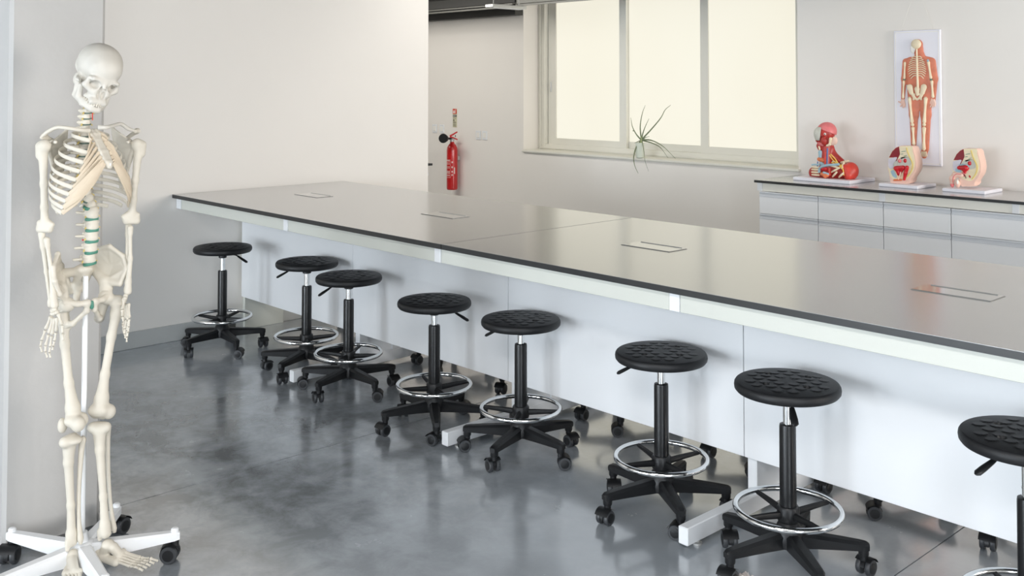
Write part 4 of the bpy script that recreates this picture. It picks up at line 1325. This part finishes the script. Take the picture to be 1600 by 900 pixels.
# relief board hanging on the wall
rb = thing('relief_board', 'white hanging wall board with an orange relief of muscles and skeleton', 'anatomy model', (-3.155, YW-.02, 1.49))
rc = (-3.155, YW-.02, 1.49)
RX0, RX1, RZ0, RZ1, RY = -3.318, -2.99, 1.03, 1.947, YW-.022
MB().box((RX0, RY, RZ0), (RX1, YW-.004, RZ1), bev=.004).rel(rc).obj('board', base_m, rb, smooth=False)
bd = MB()
for lo, hi in (((RX0+.012, RZ0+.012), (RX0+.016, RZ1-.012)), ((RX1-.016, RZ0+.012), (RX1-.012, RZ1-.012)), ((RX0+.012, RZ0+.012), (RX1-.012, RZ0+.016)), ((RX0+.012, RZ1-.016), (RX1-.012, RZ1-.012))):
    bd.box((lo[0], RY-.0015, lo[1]), (hi[0], RY+.001, hi[1]))
bd.rel(rc).obj('border_ridge', white_p, rb, smooth=False)
MB().tube([(RX0+.05, RY+.01, RZ1-.003), (-3.155, YW-.006, 2.26), (RX1-.05, RY+.01, RZ1-.003)], .0011, 5).rel(rc).obj('hanging_cord', white_p, rb)
Q = Pix(1380, 30, 3.75, rc)
RF = RY-.004
FL = np.array([1, .3, 1])        # the relief is shallow
def flat(prims):
    out = []
    for p in prims:
        out.append(p)
    return out
u = .00435/3.75
def rcn(x0_, y0_, x1_, y1_, ra, rb_, d=0.0):
    a, b_ = Q(x0_, y0_, RF-d), Q(x1_, y1_, RF-d)
    return ('c', a, b_, ra*u, rb_*u)
def relief(name, prims, m, k=.006, h=.0024, depth=.35, out=0.0):
    V, F = sdf_mesh(prims, h, k)
    yb = Q(200, 300, RF)[1]
    V = V.copy()
    V[:, 1] = yb-out+(V[:, 1]-yb)*depth
    mb = MB().add(V, F)
    return mb.obj(name, m, rb)
relief('muscle_figure', [rcn(200, 150, 204, 175, 33, 30), rcn(208, 180, 215, 225, 24, 34), rcn(160, 248, 265, 248, 26, 26), rcn(165, 260, 170, 370, 36, 34), rcn(250, 260, 250, 370, 40, 38), rcn(205, 280, 210, 400, 60, 52),
                         rcn(180, 420, 180, 560, 40, 30), rcn(180, 560, 178, 740, 26, 16), rcn(245, 420, 250, 560, 40, 32), rcn(250, 560, 248, 760, 30, 20), rcn(240, 780, 240, 800, 20, 16),
                         rcn(132, 250, 122, 350, 20, 17), rcn(122, 350, 115, 470, 16, 11), rcn(284, 250, 300, 350, 24, 20), rcn(300, 350, 294, 470, 19, 13)], tan_m, k=.012, depth=.24)
for pts in ([(115, 470), (102, 490), (88, 482)], [(115, 470), (110, 500), (100, 512)], [(115, 470), (118, 505), (116, 520)], [(118, 470), (126, 500), (126, 516)], [(292, 470), (286, 500), (276, 515)], [(292, 470), (294, 500), (288, 518)], [(296, 470), (304, 495), (300, 512)], [(288, 466), (278, 488), (276, 498)]):
    MB().tube([Q(*p, RF-.003) for p in pts], [.008, .006, .0045], 7).obj('hand', skin_m, rb)
MB().ball(Q(193, 146, RF-.012), (.036, .012, .034), 14).obj('skull_relief', ivory_m, rb)
relief('face_relief', [rcn(172, 165, 174, 190, 10, 8, .004), rcn(184, 178, 180, 196, 8, 6, .004)], white_p, out=.012)
MB().tube([Q(x, y, RF-.02) for x, y in ((196, 175), (198, 230), (200, 320), (203, 400))], [.006, .0065, .0075, .009], 8, smooth=3).obj('spine_relief', ivory_m, rb)
for i in range(10):
    for sgn in (-1, 1):
        w_ = [30, 38, 44, 48, 50, 52, 52, 50, 46, 38][i]
        y = 222+12*i
        cx_ = 197+i*.3
        MB().tube([Q(cx_+sgn*4, y, RF-.02), Q(cx_+sgn*w_*.55, y-4+i*.6, RF-.021), Q(cx_+sgn*w_, y+4+i*1.6, RF-.016)], [.0034, .0036, .003], 6, smooth=3).obj('rib_relief', ivory_m, rb)
relief('pelvis_relief', [rcn(160, 398, 168, 430, 18, 14, .006), rcn(242, 398, 234, 430, 18, 14, .006), rcn(202, 410, 204, 440, 16, 10, .008), rcn(178, 448, 200, 470, 8, 6, .006), rcn(230, 448, 206, 470, 8, 6, .006), rcn(185, 440, 182, 470, 6, 6, .006), rcn(222, 440, 226, 470, 6, 6, .006)], ivory_m, depth=.4, out=.014)
for pts, r_ in (([(128, 250), (124, 350)], 6), ([(121, 360), (116, 465)], 6), ([(264, 245), (280, 350)], 7), ([(284, 358), (292, 462)], 7), ([(154, 455), (170, 610)], 9), ([(250, 455), (240, 612)], 9), ([(174, 630), (180, 740)], 8), ([(240, 630), (238, 770)], 9)):
    MB().bone(Q(*pts[0], RF-.012), Q(*pts[1], RF-.012), r_*u*1.35, r_*u*.85, r_*u*1.3, 8).obj('limb_bone_relief', ivory_m, rb)
for p in ((123, 354), (281, 354)):
    MB().box(tuple(Q(p[0]-9, p[1]+3, RF-.02)), tuple(Q(p[0]+9, p[1]-3, RF-.004))).obj('elbow_joint_band', disc_m, rb)
MB().ball(Q(262, 243, RF-.018), (.008, .005, .01), 8).obj('shoulder_joint_relief', palebl_m, rb)
for x in (172, 240):
    MB().ball(Q(x, 618, RF-.016), (.013, .009, .012), 10).obj('knee_cap_relief', ivory_m, rb)
for i in range(5):
    MB().tube([Q(226+i*6, 775, RF-.014), Q(224+i*8, 806, RF-.012)], [.004, .003], 6).obj('toe_relief', ivory_m, rb)

# ------------------------------------------------------------------ plant on the sill
glass_m = mat('vase_glass', (228, 234, 220), 0.2, spec=0.5, alpha=0.85)
leaf_m = mat('leaf_grey_green', (112, 122, 92), 0.55, vary=0.15, scale=30)
pc = np.array((-5.60, 6.70, .947))
pp = thing('air_plant', 'spidery grey-green plant in a small glass vase on the window sill', 'plant', tuple(pc))
MB().lathe([(.02, .0), (.035, .004), (.0375, .02), (.037, .122), (.039, .13), (.035, .13), (.033, .12), (.033, .008)], 24).obj('vase', glass_m, pp)
MB().lathe([(.005, .006), (.03, .006), (.031, .014), (.005, .016)], 16).obj('red_pebbles', mat('red_pebble', (206, 84, 82), .5, vary=.2, scale=60), pp)
L = Pix(970, 150, 6.92, tuple(pc))
for pts, y_s, r_ in (([(222, 470), (210, 330), (232, 190), (265, 100)], (6.70, 6.72, 6.74, 6.76), .0062), ([(225, 465), (240, 400), (265, 330), (305, 245)], (6.7, 6.69, 6.68, 6.66), .0055),
                     ([(228, 468), (330, 360), (430, 240), (480, 150), (540, 98)], (6.7, 6.71, 6.72, 6.74, 6.75), .0055), ([(215, 470), (165, 410), (125, 330), (108, 235)], (6.7, 6.68, 6.66, 6.64), .005),
                     ([(235, 474), (330, 480), (450, 540), (590, 675)], (6.7, 6.69, 6.67, 6.645), .0058), ([(232, 480), (340, 510), (430, 560), (510, 668)], (6.7, 6.72, 6.72, 6.70), .005),
                     ([(215, 490), (165, 560), (140, 660), (150, 750), (187, 835)], (6.7, 6.66, 6.64, 6.63, 6.63), .0065), ([(232, 490), (250, 600), (262, 700), (300, 815)], (6.7, 6.655, 6.64, 6.635), .0055),
                     ([(215, 480), (180, 495), (148, 508)], (6.7, 6.68, 6.67), .004), ([(230, 478), (265, 450), (310, 438)], (6.7, 6.71, 6.72), .004), ([(150, 380), (132, 375), (128, 380)], (6.672, 6.67, 6.67), .004)):
    n_ = len(pts)
    MB().tube([L(x, y, yy) for (x, y), yy in zip(pts, y_s)], [1.3*r_*(1-.8*i/(n_-1)) for i in range(n_)], 8, flat=.45, smooth=6).obj('leaf', leaf_m, pp)
blob('crown', [('c', L(222, 520, 6.7), L(225, 440, 6.7), .012, .007)], mat('crown_green', (150, 160, 110), .55, vary=.1), pp, h=.003)

# ------------------------------------------------------------------ fire extinguisher, its sign, switch plates
red_m = mat('extinguisher_red', (190, 30, 32), 0.28, spec=0.5, coat=0.4, vary=0.03)
ec = np.array((-8.035, 6.63, .495))
ex = thing('fire_extinguisher', 'red fire extinguisher with black horn hanging on the back wall', 'fire extinguisher', tuple(ec))
MB().lathe([(.048, 0), (.054, .006), (.056, .02), (.056, .4), (.052, .43), (.04, .455), (.024, .472), (.02, .49)], 28).obj('cylinder', red_m, ex)
MB().lathe([(.018, .488), (.022, .492), (.022, .515), (.016, .52), (.016, .54)], 18).box((-.03, -.012, .5), (.03, .012, .525), bev=.003).obj('valve', alu_m, ex)
hv = Vector((RT[0], RT[1], 0))
def hp(a, b_, z):       # a to picture right, b towards the viewer
    return (a*RT[0]+b_*BV[0], a*RT[1]+b_*BV[1], z)
MB().tube([hp(-.022, .03, .548), hp(.01, .03, .565), hp(.042, .03, .585), hp(.056, .03, .592)], [.009, .008, .007, .006], 8, flat=.6).obj('handle', red_m, ex)
MB().tube([hp(-.022, .03, .542), hp(.015, .03, .532), hp(.045, .03, .518), hp(.058, .03, .512)], [.008, .007, .007, .006], 8, flat=.6).obj('trigger', red_m, ex)
MB().tube([hp(-.01, .02, .522), hp(-.04, .04, .524), hp(-.06, .05, .524)], [.009, .012, .02], 10).tube([hp(-.05, .05, .524), hp(-.062, .075, .526), hp(-.075, .12, .53), hp(-.082, .15, .532)], [.02, .034, .044, .048], 16).obj('discharge_horn', plastic_m, ex)
MB().tube([hp(.035, .03, .54), hp(.035, .03, .56)], .004, 6).obj('safety_tag', plastic_m, ex)
MB().box((-.03, .05, .3), (.03, YW-6.63-.002, .34)).obj('wall_bracket', alu_m, ex, smooth=False)
lab_m = mat('label_print', (232, 206, 200), 0.5)
def arc_label(mb, a0, a1, z0, z1, r_=.0567, n=8):
    v, f = [], []
    for i in range(n+1):
        a = VIEW-math.pi/2+math.radians(-18)+a0+(a1-a0)*i/n
        for z in (z0, z1):
            v.append((r_*math.cos(a), r_*math.sin(a), z))
    for i in range(n):
        f.append((2*i, 2*i+2, 2*i+3, 2*i+1))
    return mb.add(v, f)
lb = MB()
for z in (.275, .262, .235, .222, .19, .182, .174, .166, .15, .142):
    arc_label(lb, -.95, -.05, z, z+.004)
arc_label(lb, -.95, -.05, .293, .302)
arc_label(lb, -1.0, .06, .306, .309)
arc_label(lb, -1.0, .06, .126, .129)
arc_label(lb, .05, .08, .126, .309)
for z in (.275, .225, .18, .145):
    arc_label(lb, .26, .5, z, z+.016)
arc_label(lb, .72, .92, .165, .23)
lb.obj('printed_label', lab_m, ex)

sg = thing('extinguisher_sign', 'narrow red, black and cream notice above the fire extinguisher', 'sign', (-8.089, YW-.004, 1.224))
MB().box((-.032, 0, -.096), (.032, .004, .096)).obj('plate', mat('sign_cream', (208, 204, 176), .5), sg, smooth=False)
MB().box((-.032, -.001, .043), (.032, 0, .096)).obj('red_field', mat('sign_red', (206, 62, 38), .5), sg, smooth=False)
pm_ = MB().box((-.002, -.0018, .05), (.012, -.001, .074), bev=.0003).prism([(-.002, .076), (.012, .076), (.007, .084), (.003, .084)], -.0018, -.001).prism([(-.025, .05), (-.01, .05), (-.007, .064), (-.012, .074), (-.016, .086), (-.022, .07)], -.0018, -.001).box((.008, -.0018, .086), (.02, -.001, .09))
pm_.obj('pictogram', white_p, sg, smooth=False)
MB().box((-.03, -.001, .012), (.03, 0, .033)).obj('black_field', dark_p, sg, smooth=False)
m = MB().box((-.026, -.0018, .02), (.02, -.001, .0245))
m.obj('black_field_text', white_p, sg, smooth=False)
m = MB()
for z, a, b_ in ((0, -.026, -.004), (-.018, -.024, -.006), (-.026, -.024, -.004), (-.006, .004, .02), (-.04, -.026, .018), (-.048, -.026, .024), (-.056, -.026, .014), (-.068, -.026, .022), (-.076, -.026, .02), (-.084, -.026, .024)):
    m.box((a, -.001, z-.002), (b_, 0, z+.0022))
m.box((-.022, -.001, -.034), (-.008, 0, -.012))
m.obj('notice_text', mat('sign_text', (110, 108, 92), .6), sg, smooth=False)

for x, z, lab in ((-7.715, 1.062, 'white switch plate right of the extinguisher, left of a pair'), (-7.618, 1.062, 'white switch plate right of the extinguisher, right of a pair'),
                  (-8.42, 1.105, 'pale socket plate left of the extinguisher, beside the partition edge'), (-8.30, 1.105, 'pale socket plate just left of the extinguisher horn')):
    sw_ = thing('switch_plate', lab, 'switch', (x, YW-.008, z), 0, 'switch plates on the back wall')
    MB().box((-.038, 0, -.046), (.038, .008, .046), bev=.003).obj('plate', white_metal, sw_, smooth=False)
    MB().box((-.022, -.004, -.026), (.022, 0, .026), bev=.002).obj('rocker', white_p, sw_, smooth=False)

# crumpled paper on the floor
pv = MB()
rnd = random.Random(5)
n = 9
vs = []
for i in range(n):
    for j in range(n):
        a, b_ = (i/(n-1)-.5)*.066, (j/(n-1)-.5)*.05
        vs.append((a+rnd.uniform(-.006, .006), b_+rnd.uniform(-.006, .006), max(.001, .012+rnd.uniform(-.011, .02)*(1.2-abs(i-4)/4))))
pv.add(vs, [(i*n+j, (i+1)*n+j, (i+1)*n+j+1, i*n+j+1) for i in range(n-1) for j in range(n-1)])
o = pv.obj('paper_scrap', mat('tissue_white', (225, 218, 214), .8, vary=.03), smooth=False, loc=tuple(on_z(1166, 911, 0)))
tag(o, 'crumpled white paper scrap on the floor at the bottom edge of the photo', 'paper')
